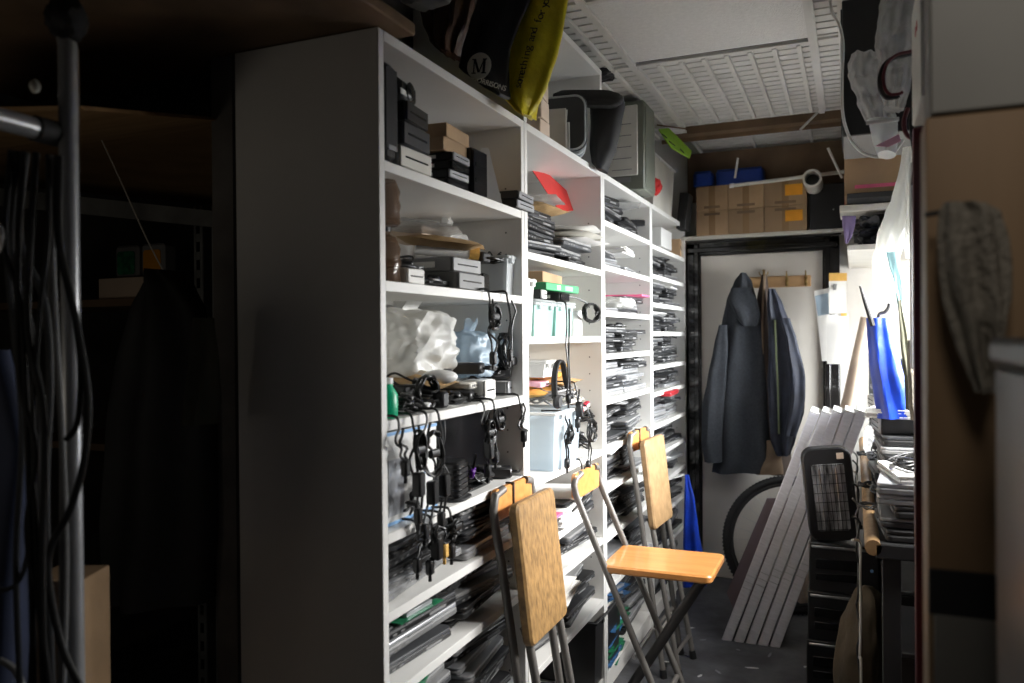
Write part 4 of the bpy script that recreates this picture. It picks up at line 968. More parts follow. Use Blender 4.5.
for k in range(5): g.box((.10, -.109, .10 + k * .05), (.09, .003, .003))
g.box((.0, -.109, .055), (.28, .003, .02)); g.build('groove', 'grey', b)
MB().box((.202, 0, hT / 2), (.006, .17, hT * .9), bev=.002).build('front', 'pcgreen', t)
for sy in (-1, 1): MB().box((0, sy * .07, .003), (.3, .03, .006)).build('foot', 'rubber', t)
sbag('crumpled dark grey bag lying on top of the computer case', (-.95, 3.13, S + .402), (.15, .12, .085), 'bagk', 51, knot=True, amp=.15)
t = thing('lime_folder', 'lime green folder lying askew on the white crate near the ceiling', 'folder', P(675, 150, y=4.0)); O = t.location.copy()
MB().quad3([P(659, 129, y=3.9) - O, P(669, 128, y=3.98) - O, P(692, 151, y=4.02) - O, P(690, 158, y=4.0) - O, P(671, 147, y=3.9) - O], .006).build('cover', 'lime', t)
for a, b in (((662, 134), (667, 138)), ((669, 141), (675, 146)), ((680, 149), (684, 153))): MB().tube([P(*a, y=3.87) - O, P(*b, y=3.87) - O], .0025, 6).build('printed_mark', 'black', t)
MB().tube([P(657, 125, y=3.95) - O, P(688, 129, y=4.05) - O], .004, 8).build('support_rod', 'cardd', t)
t = storage_box('white plastic crate with red and blue things on the farthest bookcase', (-1.02, 4.12, S), (.26, .48, .265), 'offw', 'white', lidon=False)
t = thing('red_cloth', 'crumpled red cloth over the rim of the white crate', 'cloth', (-.90, 3.92, S + .06)); MB().blob((0, 0, .045), (.07, .11, .09), 4, .3, 1.8, 4).build('cloth', mk('red_cloth', (.7, .03, .03), .7), t); MB().blob((-.06, -.02, .05), (.08, .10, .07), 6, .3, 1.8, 3).build('dark_lining', 'blackm', t)
t = thing('blue_cloth', 'pale blue cloth in the white crate on top', 'cloth', (-1.0, 3.93, S + .10)); MB().blob((0, 0, .06), (.12, .12, .11), 7, .3, 1.8, 4).build('cloth', mk('sky_cloth', (.22, .45, .6), .7), t)

single('darkening_board', MB().box((-.45, 4.695, 2.30), (.86, .02, .28)), 'cardd', 'added dark brown board that darkens the end wall behind the blue tubs', 'board')  # added panel, only darkens the bare wall above the cartons
# more bits filling the gaps
q = random.Random(11)
t = thing('foil_bag', 'shiny grey antistatic bag lying on the front laptops below the white box', 'bag', (-.95, 1.62, LZ[(0, .825, 'near')] + .024)); MB().pillow((0, 0, .008), (.14, .2, .016), (0, 0, .2), 4).build('pouch', 'silver', t)
for k, (z, w_, y) in enumerate(((.655, 'near', 1.58), (.655, 'far', 1.98), (.36, 'near', 1.6), (.825, 'far', 2.02))):
    circuit('bare green circuit board lying on laptops, ' + ['left of the sixth shelf down', 'right of the sixth shelf down', 'left of the seventh shelf down', 'right of the fifth shelf down'][k], (-.955, y, LZ[(0, z, w_)] + .001), (.12, .18), (0, 0, q.uniform(-.4, .4)), ['pcb', 'chip'][k % 2], 200 + k)
for k, (u, z, L) in enumerate(((392, 1.222, .09), (443, .988, .08), (424, .988, .09))):
    hc(u, z, L, 140 + k, ['thin black lead at the far left over the white box', 'looped black lead below the small ribbed speaker', 'black lead with a brick falling over the silver laptops', 'short black lead below the tangle with the purple plug', 'thin black lead beside the monitor edge'][k], coil=k in (1, 2), brick=k == 2, w=.02)
for k, (u, z, x) in enumerate(((470, 1.5925, -.98), (520, .9885, -.95))):
    adapter('black power adapter ' + ['on top of the grey drives', 'at the monitor end of the fourth shelf down', 'on the envelope, third shelf down'][k], (x, min(Yu(u, x), 2.08), z), .4 * k, 150 + k, 'power adapters in the nearest bookcase')
for k in range(3): circuit(['green', 'dark', 'blue'][k] + ' circuit board standing on edge beside the clear storage box', (-.95, 2.80 + .03 * k, .962), (.13, .12), (0, PI / 2 - .1, PI / 2 - .3), ['pcb', 'chip', 'pcbb'][k], 220 + k) if False else None
for k, (i, z, w_) in enumerate(((3, 1.41, 'near'), (3, 1.55, 'far'), (3, .66, 'near'), (2, .61, 'far'), (2, .80, 'near'), (1, .62, 'far'), (3, .50, 'far'))):
    y = YS[i] + (.21 if w_ == 'near' else .58); z_ = LZ[(i, z, w_)]
    papers('white sheets lying on a laptop stack, ' + ['ninth shelf', 'tenth shelf', 'fourth shelf', 'third shelf', 'fifth shelf', 'fourth shelf', 'third shelf'][k] + ' from floor, ' + w_ + ' side, ' + place_label(i) + ' bookcase', (-.99, y, z_), (.2, .26, .008), q.uniform(-.3, .3), 'paper', 300 + k, n=2)

for k, (u, x, z, sz) in enumerate(((398, -.93, 1.2215, (.10, .10, .07)), (447, -.92, 1.2215, (.09, .13, .05)), (492, -.97, 1.262, (.10, .13, .06)), (473, -.97, 1.2215, (.10, .12, .09)), (425, -.97, 1.509, (.12, .16, .05)), (402, -.93, .9885, (.06, .10, .10)))):
    tangle('knot of black leads ' + ['by the green bottle, third shelf down', 'at the front middle, third shelf down', 'on the grey modem, third shelf down', 'behind the white square box, third shelf down', 'around the small label box, second shelf down', 'hiding the left of the white blue-edged box'][k], (x, Yu(u, x), z), sz, 400 + k, r=.0035, n=34)
# ---------------------------------------------------------------- right side: bench
bx0, bx1, by0, by1, bz = .05, .745, 2.30, 4.60, .85
t = thing('workbench', 'long cluttered workbench with a bare wooden front edge', 'bench', ((bx0 + bx1) / 2, (by0 + by1) / 2, 0))
hw, hd = (bx1 - bx0) / 2, (by1 - by0) / 2
MB().box((0, 0, bz - .03), (2 * hw, 2 * hd, .04), bev=.004).build('worktop', 'blackm', t)
MB().tube([(-hw - .004, -hd, bz - .022), (-hw - .004, hd, bz - .022)], .021, 12).build('edge_rail', 'wood', t)
for sx in (-1, 1):
    for sy in (-1, 0, 1): MB().box((sx * (hw - .04), sy * (hd - .04), (bz - .05) / 2), (.045, .045, bz - .05), bev=.002).build('leg', 'blackm', t)
MB().box((.02, 0, .30), (2 * hw - .10, 2 * hd - .1, .02)).build('lower_shelf', 'blackm', t)
q = random.Random(77)
def bench_stack(x, y, n, mix, where, ws=.9, z=bz - .0095, rz=0.):
    zz = z
    for k in range(n):
        hs = q.uniform(.9, 1.3); c = q.choice(mix)
        lap_place(c, (x + q.uniform(-.02, .02), y + q.uniform(-.015, .015), zz), (0, 0, PI + rz + q.uniform(-.09, .09)), '%s closed laptop, %s up in the bench stack %s' % (c, CARD[k], where), 'closed laptops stacked on the workbench', (1, ws, hs)); zz += .0264 * hs + .001
    return zz
z1 = bench_stack(.20, 2.49, 5, ('black', 'grey', 'black', 'silver'), 'at the near end of the bench')
z2 = bench_stack(.21, 2.86, 8, ('silver', 'black', 'black', 'dark grey'), 'second from the near end')
z3 = bench_stack(.20, 3.25, 6, ('silver', 'black', 'dark grey'), 'below the white printer')
z4 = bench_stack(.22, 3.62, 8, ('grey', 'silver', 'black'), 'behind the printer')
t = thing('printer', 'white flat printer on a laptop stack below the blue umbrella', 'printer', (.22, 3.25, z3), (0, 0, .05))
g = MB(); slab(g, .30, .34, .03, .09, X()); g.build('case', 'white', t); MB().box((-.152, 0, .03), (.004, .24, .03), bev=.001).build('paper_slot', 'blackg', t); g = MB(); slab(g, .26, .30, .03, .014, X((0, 0, .0905))); g.build('scanner_lid', 'offw', t)
papers('loose white papers on the laptops at the near bench end', (.19, 2.49, z1), (.2, .27, .02), .2, 'paper', 4)
t = thing('metal_chassis', 'open bare metal computer chassis standing at the far end of the bench', 'computer', (.16, 4.12, bz - .0095))
g = MB(); g.box((0, 0, .004), (.18, .34, .008)); g.box((0, .166, .22), (.18, .008, .44)); g.box((0, 0, .436), (.18, .34, .008)); g.box((.086, 0, .22), (.008, .34, .44)); g.build('frame', 'galv', t)
g = MB()
for k in range(5): g.box((-.03, -.04, .08 + .075 * k), (.11, .20, .012))
g.build('drive_cage', 'steel', t); MB().box((.02, -.12, .30), (.12, .10, .10), bev=.003).build('power_supply', 'grey', t); MB().box((.076, -.02, .16), (.004, .24, .22)).build('main_board', 'pcb', t)
for k in range(3): adapter('black power adapter lying on the workbench, ' + ['near end', 'middle', 'far end'][k], (.095, [2.68, 3.06, 3.86][k], bz - .0095), 1.4, 120 + k, 'power adapters on the workbench')
for k in range(2):
    drive_box(['black', 'grey'][k] + ' disk drive on a laptop stack, ' + ['second stack from the near end', 'stack behind the printer'][k], (.17, [2.86, 3.62][k], [z2, z4][k]), (.2, .2, .05), PI + .1, ['black', 'grey'][k], ['silver', 'offw'][k])
papers('white papers heaped on the drive on the second bench stack', (.18, 2.86, z2 + .051), (.22, .3, .03), -.3, 'paper', 14)
sbag('clear bag of small parts at the far end of the bench', (.12, 3.90, bz - .0095), (.16, .2, .16), 'bag', 61)
for k in range(7):
    y = 2.36 + k * .30
    pts = [(-.0, y, bz - .02)]
    for j in range(9): pts.append((.022 + q.uniform(-.012, .004), y + .06 + q.uniform(-.05, .05), bz - .05 - j * q.uniform(.05, .075)))
    pts = [Vector((min(p[0], .02), p[1], p[2])) + Vector((-.005, 0, 0)) for p in pts]
    single('hanging_cable', MB().tube(smooth(pts), .0035, 6), ['offw', 'rubber', 'grey', 'rubber', 'offw', 'rubber', 'grey'][k], ['pale', 'black', 'grey', 'black', 'pale', 'black', 'grey'][k] + ' cable drooping off the bench edge, ' + CARD[k] + ' from the near end', 'cable', 'cables drooping off the bench')
for k, (y, x) in enumerate(((2.58, .10), (3.02, .09), (3.42, .10), (3.75, .09))):
    tangle('tangle of black leads along the bench front, ' + CARD[k] + ' from the near end', (x, y, bz - .009), (.08, .22, .09), 500 + k, n=34, group='lead tangles on the workbench')
for k, (y, zz) in enumerate(((2.49, z1 + .022), (3.62, z4 + .052))):
    tangle(['black leads on the papers at the near bench end', 'black leads on the drive behind the printer'][k], (.16, y, zz), (.16, .22, .05), 520 + k, n=34)
# below the bench
for k in range(3):
    t = thing('storage_crate', 'dark crate under the workbench, ' + ['near end', 'middle', 'far end'][k], 'crate', (.30, [2.62, 3.2, 4.0][k], .311), (0, 0, 0), 'dark crates under the workbench')
    g = MB(); g.box((0, 0, .10), (.4, .40, .2), bev=.01); g.build('body', 'black', t); g = MB(); g.box((0, 0, .205), (.42, .42, .015), bev=.004); g.build('rim', 'dgrey', t)
single('cloth_sack', MB().blob((.02, 3.02, .26), (.17, .34, .50), 3, .14, 1.1, 5, rot=(-.12, .1, 0)), 'sack', 'brown cloth sack slumped on the floor against the bench leg', 'sack')
t = thing('metal_tray', 'dark metal rimmed tray standing on the floor under the near bench end', 'tray', (.19, 2.40, .0), (.1, 0, .0)); g = MB(); slab(g, .30, .22, .03, .012, X((0, 0, .151), (PI / 2, 0, 0))); g.build('panel', 'blackm', t); g = MB(); g.tube([(p[0], -.014, p[1] + .151) for p in rounded(.29, .21, .03)], .005, 6, closed=True); g.build('rim', 'silver', t)
t = thing('paper_bag', 'crumpled white paper bag dropped on the lower bench shelf', 'bag', (.12, 2.36, .311)); MB().blob((0, 0, .05), (.09, .08, .11), 9, .3, 1.8, 4).build('paper', 'paper', t)
# maroon shelving unit between bench and the near cabinet
t = thing('metal_shelving', 'maroon painted shelving unit beside the bare wooden panel', 'shelving', (.38, 1.47, 0))
for sx in (-1, 1):
    for sy in (-1, 1): MB().box((sx * .25, sy * .33, .90), (.035, .035, 1.80), bev=.002).build('post', 'maroon', t)
for z in (.12, .60, 1.10, 1.785): MB().box((0, 0, z), (.50, .66, .025), bev=.002).build('shelf', 'maroon', t)
MB().box((.255, 0, .9), (.006, .62, 1.75)).build('back_panel', 'blackm', t)
for k in range(3): carton(['low', 'middle', 'high'][k] + ' carton on the maroon shelving', (.36, 1.47, [.133, .613, 1.113][k]), (.40, .58, [.42, .44, .56][k]), 0, ['cardd', 'cardd', 'bluen'][k], 'cartons on the maroon shelving')
ZM = 1.7985
t = carton('lower blue and white carton on top of the maroon shelving', (.30, 1.33, ZM), (.34, .28, .27), 0, 'bluen', 'blue cartons near the ceiling'); MB().tube([(-.171, -.10, .05), (-.171, -.03, .20)], .004, 6).build('printed_line', 'blight', t)
carton('upper blue carton on top of the maroon shelving', (.31, 1.34, ZM + .271), (.33, .27, .28), .02, 'bluen', 'blue cartons near the ceiling')
t = thing('white_carton', 'white box with small red marks beyond the blue cartons', 'box', (.29, 1.66, ZM)); MB().box((0, 0, .11), (.36, .22, .22), bev=.003).build('body', 'offw', t)
g = MB()
for k in range(2): g.box((-.1806, -.03 + .03 * k, .15), (.001, .012, .016))
g.build('printed_mark', 'red', t); MB().box((-.12, -.111, .15), (.05, .001, .03)).build('printed_mark', 'red', t)
t = thing('black_box', 'tall dark grey box behind the blue cartons near the ceiling', 'box', (.30, 1.66, ZM + .222)); MB().box((0, 0, .14), (.34, .20, .28), bev=.004).build('body', 'dgrey', t); MB().box((0, 0, .281), (.342, .202, .004)).build('lid', 'black', t)
# wall cabinet and far shelf boards
t = thing('wall_cabinet', 'black cupboard high on the right, its edge against the ceiling grid', 'cabinet', (.36, 2.72, 1.97))
MB().box((0, 0, .20), (.77, .34, .40), bev=.003).build('carcass', 'black', t); MB().box((-.387, 0, .20), (.004, .31, .36), bev=.001).build('door', 'blackm', t); MB().box((-.12, -.171, .30), (.03, .003, .12)).build('paper_tag', 'paper', t)
for k, (z, y0) in enumerate(((1.972, 3.60), (1.765, 3.66))):
    single('wall_shelf', MB().box((.37, (y0 + 4.70) / 2, z - .011), (.78, 4.70 - y0, .022), bev=.002), ['blackm', 'offw'][k], ['upper dark', 'lower pale'][k] + ' shelf board at the end of the right wall', 'shelf')
t = carton('open carton with torn flaps on the upper wall shelf', (.12, 3.82, 1.9735), (.30, .30, .16), 0, 'card', None, False, True); MB().box((-.01, -.1512, .035), (.20, .001, .015)).build('red_print', 'pink', t)
carton('carton behind the torn one on the upper wall shelf', (.16, 4.15, 1.9735), (.34, .30, .26), .05, 'card')
carton('small inner carton lying on the torn carton', (.10, 3.80, 2.135), (.16, .14, .09), .3, 'card')
sbag('black crinkled bag lying on the lower wall shelf', (.12, 3.86, 1.7665), (.22, .28, .15), 'bagk', 71, amp=.35)
t = thing('red_tin', 'red can on the upper wall shelf by the boxes', 'can', (-.0, 4.30, 1.9735)); MB().lathe([(.03, 0), (.035, .004), (.035, .10), (.03, .104)], n=20).build('body', 'red', t); MB().lathe([(.031, .104), (.031, .108)], n=20).build('lid', 'steel', t)
t = thing('lilac_cloth', 'mauve cloth hanging from the lower wall shelf beside the black bag', 'cloth', P(848, 235, y=3.70)); O = t.location.copy()
o = MB().loft([(216, 842, 856), (225, 842, 855), (236, 844, 852), (243, 845, 848)], 3.63, depth=.012, seed=2, folds=3, amp=.004, n=20, nz=10).build('cloth', mk('mauve', (.20, .15, .30), .7)); o.parent = t; o.location -= O
single('white_flat_box', MB().box((.10, 3.80, 1.958 - .035), (.30, .26, .03), bev=.003), 'offw', 'flat white box lying under the torn carton', 'box')
bpy.data.objects['white_flat_box'].location.z = 1.915 + .0; bpy.data.objects['white_flat_box'].location.y = 3.86
# ---------------------------------------------------------------- row of cartons over the door
zb = 1.9505; y0 = 4.56
for r_ in range(2):
    for k in range(3):
        u0, u1 = [(696, 728), (728, 764), (764, 807)][k]
        a, b = P(u0, 200, y=4.575).x + .001, P(u1, 200, y=4.575).x - .001
        h = .138
        t = carton(['lower', 'upper'][r_] + ' brown taped carton over the door, ' + ['leftmost', 'middle', 'rightmost'][k] + ' of its row', ((a + b) / 2, 4.645, zb + r_ * (h + .001)), (b - a, .14, h), 0, 'card', 'taped cartons over the door', tape=False)
        MB().box((0, -.0706, h / 2), (.035, .0012, h)).build('tape', 'tape', t)
        MB().box((0, -.071, h * (.86 if r_ == 0 else .14)), ((b - a) * .5, .001, .014)).build('printed_mark', 'cardd', t)
        if k == 2: MB().box(((b - a) * .2, -.0715, h * .6), (.09, .001, .06)).build('orange_tape', 'orange', t)
t = thing('black_crate', 'black box at the right end of the carton row', 'box', ((P(809, 200, y=4.5).x + P(845, 200, y=4.5).x) / 2, 4.64, zb)); w = P(845, 200, y=4.5).x - P(809, 200, y=4.5).x
MB().box((0, 0, .12), (w, .14, .24), bev=.005).build('body', 'black', t); MB().lathe([(.004, 0), (.004, .003)], n=10, T=X((.03, -.07, .10), (PI / 2, 0, 0))).build('screw', 'steel', t)
for k, (ua, ub) in enumerate(((690, 710), (713, 762))):
    a, b = P(ua, 175, y=4.5).x, P(ub, 175, y=4.5).x
    t = thing('blue_tub', ['short', 'long'][k] + ' blue plastic tub lying on the cartons over the door', 'tub', ((a + b) / 2, 4.64, zb + .2785)); g = MB(); slab(g, b - a, .14, .03, .078, X()); g.build('body', 'bluet', t); MB().box((0, 0, .082), (b - a - .02, .12, .008), bev=.002).build('lid', 'bluen', t)
t = thing('white_pole', 'long thin pale pole lying along the front of the cartons', 'pole', P(730, 186, y=4.54)); O = t.location
MB().tube([Vector((0, 0, 0)), P(850, 171, y=4.54) - O], .010, 10).build('pole_body', 'offw', t); MB().tube([Vector((-.002, 0, 0)), Vector((.02, 0, .002))], .013, 10).build('end_cap', 'white', t)
c = P(812, 178, y=4.34)
t = thing('pipe_roll', 'open end of a pale roll poking out above the door', 'roll', c)
g = MB(); n = 28; prof = [(.046, 0), (.046, .30), (.036, .30), (.036, .02)]
vs = []; fs = []
for r_, z_ in [(.036, 0), (.046, 0), (.046, .24), (.036, .24)]:
    for j in range(n): vs.append((r_ * math.cos(2 * PI * j / n), z_, r_ * math.sin(2 * PI * j / n)))
for i in range(4):
    for j in range(n): fs.append((i * n + j, i * n + (j + 1) % n, ((i + 1) % 4) * n + (j + 1) % n, ((i + 1) % 4) * n + j))
g.raw(vs, fs); g.build('tube_wall', 'offw', t); MB().tube([(0, .10, 0), (0, .235, 0)], .0355, 20).build('core', 'black', t)
single('dark_box_end', MB().box((-.90 + .035, 4.52, 2.08), (.05, .14, .20), (0, .12, 0), bev=.003), 'blackm', 'narrow black box tilted against the left end of the carton row', 'box')
# ---------------------------------------------------------------- hanging things on the right
def hung(name, label, cat, mat, rows, y, part='cloth', **k):
    u = sum(r_[1] + r_[2] for r_ in rows) / 2 / len(rows)
    t = thing(name, label, cat, P(u, rows[-1][0], y=y)); O = t.location.copy()
    o = MB().loft(rows, y, **k).build(part, mat); o.parent = t; o.location = o.location - O; return t, O
hung('clear_bag', 'long clear bubble bag hanging beside the ceiling, right', 'bag', 'bubble', [(-20, 884, 915), (10, 880, 916), (50, 876, 914), (85, 880, 910), (110, 884, 903)], 2.05, depth=.03, seed=1, folds=9, amp=.004, n=110, nz=90, cr=.010)
hung('clear_bag', 'crumpled clear bag with a folded flap left of the bubble bag', 'bag', 'bubble', [(55, 852, 880), (64, 847, 884), (80, 850, 890), (100, 857, 893), (122, 866, 895)], 2.15, depth=.035, seed=4, folds=8, amp=.004, n=110, nz=80, cr=.012)
t, O = hung('white_tub', 'white plastic tub with a pink strip hanging under the clear bags', 'tub', 'frost', [(120, 867, 898), (124, 869, 898), (140, 872, 898), (155, 877, 896)], 2.12, 'body', depth=.05, seed=5, folds=2, amp=.002)
MB().tube([P(866, 123, y=2.06) - O, P(899, 119, y=2.06) - O], .005, 8).build('rim', 'white', t); o = MB().quad3([P(875, 146, y=2.055) - O, P(899, 134, y=2.055) - O, P(901, 141, y=2.055) - O, P(888, 147, y=2.055) - O], .003).build('pink_strip', 'pinkl', t)
t = thing('red_black_cable', 'red and black flex looped in front of the clear bags', 'cable', P(884, 85, y=1.9)); O = t.location.copy()
pts = [P(u, v, y=1.92) - O for u, v in ((917, 52), (905, 55), (893, 58), (884, 66), (880, 78), (881, 90), (886, 97), (895, 97), (899, 95))]
MB().tube(smooth(pts), .0055, 8).build('black_core', 'rubber', t); MB().tube(smooth([p + Vector((.007, -.006, .004)) for p in pts]), .0035, 8).build('red_core', 'maroon', t)
single('white_cable', MB().tube(smooth([P(u, v, y=2.3) for u, v in ((829, -10), (832, 12), (839, 24), (843, 45), (842, 80), (843, 115), (850, 138), (862, 152), (878, 157), (893, 153), (903, 140))]), .004, 8), 'white', 'long white cable looping down from the ceiling over the cupboard', 'cable')
single('red_cable', MB().tube(smooth([P(u, v, y=1.95) for u, v in ((908, 108), (904, 122), (907, 135), (918, 140))]), .005, 8), 'maroon', 'short red lead bunched under the white box', 'cable')
single('black_cable', MB().tube(smooth([P(u, v, y=1.93) for u, v in ((921, 110), (912, 118), (913, 138), (916, 160), (914, 185))]), .006, 8), 'rubber', 'short black lead bunched beside the maroon post', 'cable')
hung('carrier_bag', 'tall white plastic bag hanging above the blue umbrella', 'bag', 'bagw', [(148, 903, 914), (175, 898, 914), (200, 891, 914), (216, 884, 914), (235, 877, 906), (262, 872, 898), (285, 874, 896), (303, 880, 892)], 2.6, depth=.03, seed=7, folds=7, amp=.003, n=90, nz=60, cr=.004)
hung('white_cloth', 'greyish white cloth hanging by the panel edge beside the tall white bag', 'cloth', 'bagw', [(165, 905, 912), (200, 906, 914), (240, 905, 914), (258, 906, 910)], 2.5, depth=.02, seed=9, folds=3, amp=.006)
hung('cyan_cloth', 'pale cyan cloth pointing down beside the tall white bag', 'cloth', 'cyan', [(252, 886, 899), (265, 889, 900), (280, 894, 902), (298, 897, 904), (312, 899, 903)], 2.45, depth=.012, seed=10, folds=2, amp=.004, n=24)
t, O = hung('umbrella', 'folded bright blue umbrella hanging over the bench', 'umbrella', 'blue', [(318, 866, 890), (335, 867, 893), (360, 869, 900), (390, 873, 907), (418, 877, 911)], 2.75, 'canopy', depth=.045, seed=12, folds=6, amp=.005, n=44)
MB().tube(smooth([P(u, v, y=2.75) - O for u, v in ((879, 330), (879, 315), (885, 312), (889, 306), (889, 298))]), .005, 8).build('handle', 'blackm', t)
single('black_stick', MB().tube([P(860, 286, y=2.72), P(866, 305, y=2.72), P(873, 326, y=2.72)], [.003, .006, .008], 8), 'blackm', 'thin black pointed stick poking out of the blue umbrella', 'stick')
single('bright_wall_board', MB().box((P(912, 250, y=2.25).x + .09, 2.25, 1.56), (.19, .02, .52), bev=.003), 'white', 'added white board standing in for the bright wall behind the maroon post', 'board')  # added board in place of the brightly lit stretch of wall
hung('mixed_cloth', 'dark cloth strip hanging right of the umbrella', 'cloth', 'gcloth', [(300, 898, 901), (340, 900, 908), (380, 904, 914), (410, 906, 915)], 2.4, depth=.015, seed=15, folds=3, amp=.005)
hung('scarf', 'brown and white scarf hanging by the panel edge right of the umbrella', 'cloth', 'towel', [(340, 908, 914), (360, 907, 916), (400, 908, 917), (420, 911, 917)], 2.3, depth=.02, seed=16, folds=3, amp=.006)
# ---------------------------------------------------------------- near right cabinet, towel, bins
yP = 1.0
xa = P(927, 334, y=yP).x
zsp = P(950, 115, y=yP).z
t = thing('cupboard', 'tall cupboard at the right edge, wood below and grey laminate above', 'cupboard', (xa + .30, yP + .04, 0))
MB().box((0, 0, zsp / 2), (.60, .08, zsp), bev=.002).build('wooden_side', 'oakv', t)
MB().box((.004, -.004, (zsp + 2.42) / 2 + .002), (.60, .08, 2.42 - zsp), bev=.002).build('grey_side', 'greyp', t)
MB().box((.0, -.043, P(950, 592, y=yP).z), (.60, .006, .05), bev=.001).build('dark_rail', 'blackm', t)
MB().box((.0, -.044, P(950, 650, y=yP).z - .02), (.59, .004, .12), bev=.001).build('lower_panel', 'greyp', t)
t = thing('hand_towel', 'grey cloth towel hanging against the wooden cupboard side', 'towel', P(965, 380, y=yP - .03)); O = t.location.copy()
o = MB().loft([(203, 944, 985), (212, 940, 1000), (240, 938, 1008), (268, 939, 1010), (298, 944, 1010), (318, 950, 1006), (345, 958, 1002), (372, 968, 998), (392, 976, 992)], yP - .045, depth=.022, seed=3, folds=6, amp=.008, n=64, nz=40).build('cloth', 'towel'); o.parent = t; o.location -= O
o = MB().tube([P(925, 215, y=yP - .035), P(947, 211, y=yP - .035)], .0028, 8).build('hanging_rod', 'blackm'); o.parent = t; o.location -= O
yB = .60; xb = P(991, 334, y=yB + .28).x
hb = P(1000, 338, y=yB).z / 4 - .001
for k in range(4):
    t = thing('storage_bin', 'cloudy grey plastic bin at the right edge, ' + CARD[k] + ' up', 'bin', (xb + .20, yB + .14, .0005 + k * (hb + .0008)), (0, 0, 0), 'stacked bins at the right edge')
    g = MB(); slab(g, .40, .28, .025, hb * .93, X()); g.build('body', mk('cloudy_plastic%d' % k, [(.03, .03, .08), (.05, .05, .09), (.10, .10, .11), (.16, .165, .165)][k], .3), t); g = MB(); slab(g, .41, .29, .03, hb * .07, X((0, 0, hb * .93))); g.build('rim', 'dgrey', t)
# ---------------------------------------------------------------- dark alcove on the left
D = 1.2
a = P(71, 334, d=D)
t = thing('clothes_rail', 'chrome upright with a cross tube at the far left', 'rail', (a.x, a.y, 0))
O = t.location.copy(); ztop = P(69, 34, d=D).z
MB().tube([(0, 0, 0), (0, 0, ztop - .02), (-.004, 0, ztop)], .0135, 18).build('upright', 'silver', t)
g = MB(); g.blob((0, 0, ztop + .02), (.06, .06, .07), 3, .3, 2.5, 3); g.build('wrapped_cap', 'blackm', t)
p, q_ = P(-70, 100, d=1.02) - O, P(52, 133, d=1.19) - O
MB().tube([p, q_], .0155, 16).build('cross_tube', 'silver', t); MB().tube([q_ - (q_ - p).normalized() * .03, q_ + (q_ - p).normalized() * .012], .019, 16).build('joint', 'blackm', t)
MB().box((-.028, .03, P(50, 80, d=D).z), (.02, .01, .12), bev=.002).build('card_strip', 'cardd', t)
MB().blob((-.045, -.02, P(44, 87, d=D).z), (.016, .016, .022), 2, .2, 2, 2).build('tag', 'offw', t)
single('round_fitting', MB().lathe([(.018, 0), (.022, .004), (.014, .012), (.006, .016)], n=16, T=X(P(2, 238, d=1.1), (PI / 2, 0, -.4))), 'white', 'small white round knob at the left edge of the picture', 'knob')
q = random.Random(3)
cabs = [((5, 245), (20, 300), (26, 400), (30, 520), (34, 690)), ((12, 250), (32, 330), (38, 420), (36, 540), (30, 690)), ((20, 240), (44, 300), (50, 380), (46, 500), (52, 690)),
        ((52, 236), (56, 330), (62, 430), (66, 560), (63, 690)), ((48, 240), (40, 310), (33, 420), (36, 540), (45, 690)), ((58, 236), (78, 330), (88, 400), (84, 460), (70, 510), (48, 560), (60, 640), (82, 690)),
        ((8, 260), (14, 330), (22, 430), (16, 560), (20, 690)), ((54, 240), (50, 300), (58, 380), (62, 470), (60, 690)), ((30, 248), (28, 330), (44, 420), (42, 560), (44, 690)),
        ((60, 240), (72, 300), (80, 360), (78, 420), (66, 440)), ((30, 540), (22, 575), (5, 590), (-20, 580)), ((0, 660), (15, 670), (24, 690)), ((18, 255), (20, 380), (36, 450), (27, 530), (38, 600), (50, 690))]
for k, c in enumerate(cabs):
    pts = [P(u, v, d=1.10 + .02 * (k % 4)) for u, v in c]
    if c[0][1] < 300: pts = [P(c[0][0] if c[0][0] > 45 else c[0][0] + 6, 150 + c[0][0] * .1, d=1.12)] + pts
    single('hanging_cable', MB().tube(smooth(pts, 8), [.0042, .0035, .005][k % 3], 8), ['rubber', 'rubber', 'dgrey', 'grey'][k % 4] if k != 3 else 'grey',
           ['black', 'black', 'dark grey', 'grey'][k % 4] + ' cable hanging by the chrome upright, ' + CARD[k] + ' in the bundle', 'cable', 'cables hanging by the chrome upright')
t = thing('jeans', 'dark blue cloth hanging at the left edge behind the cables', 'cloth', P(5, 690, d=1.3)); O = t.location.copy()
o = MB().loft([(350, -60, 8), (400, -60, 20), (450, -60, 28), (520, -60, 22), (600, -60, 18), (700, -60, 16)], P(5, 500, d=1.3).y, depth=.05, seed=2, folds=4, amp=.012).build('cloth', 'jean'); o.parent = t; o.location -= O
p = P(55, 640, d=1.45); 
carton('plain carton standing on end behind the chrome upright', (p.x, p.y + .03, 0), (.10, .10, P(55, 577, d=1.45).z), .4, 'card', tape=False)
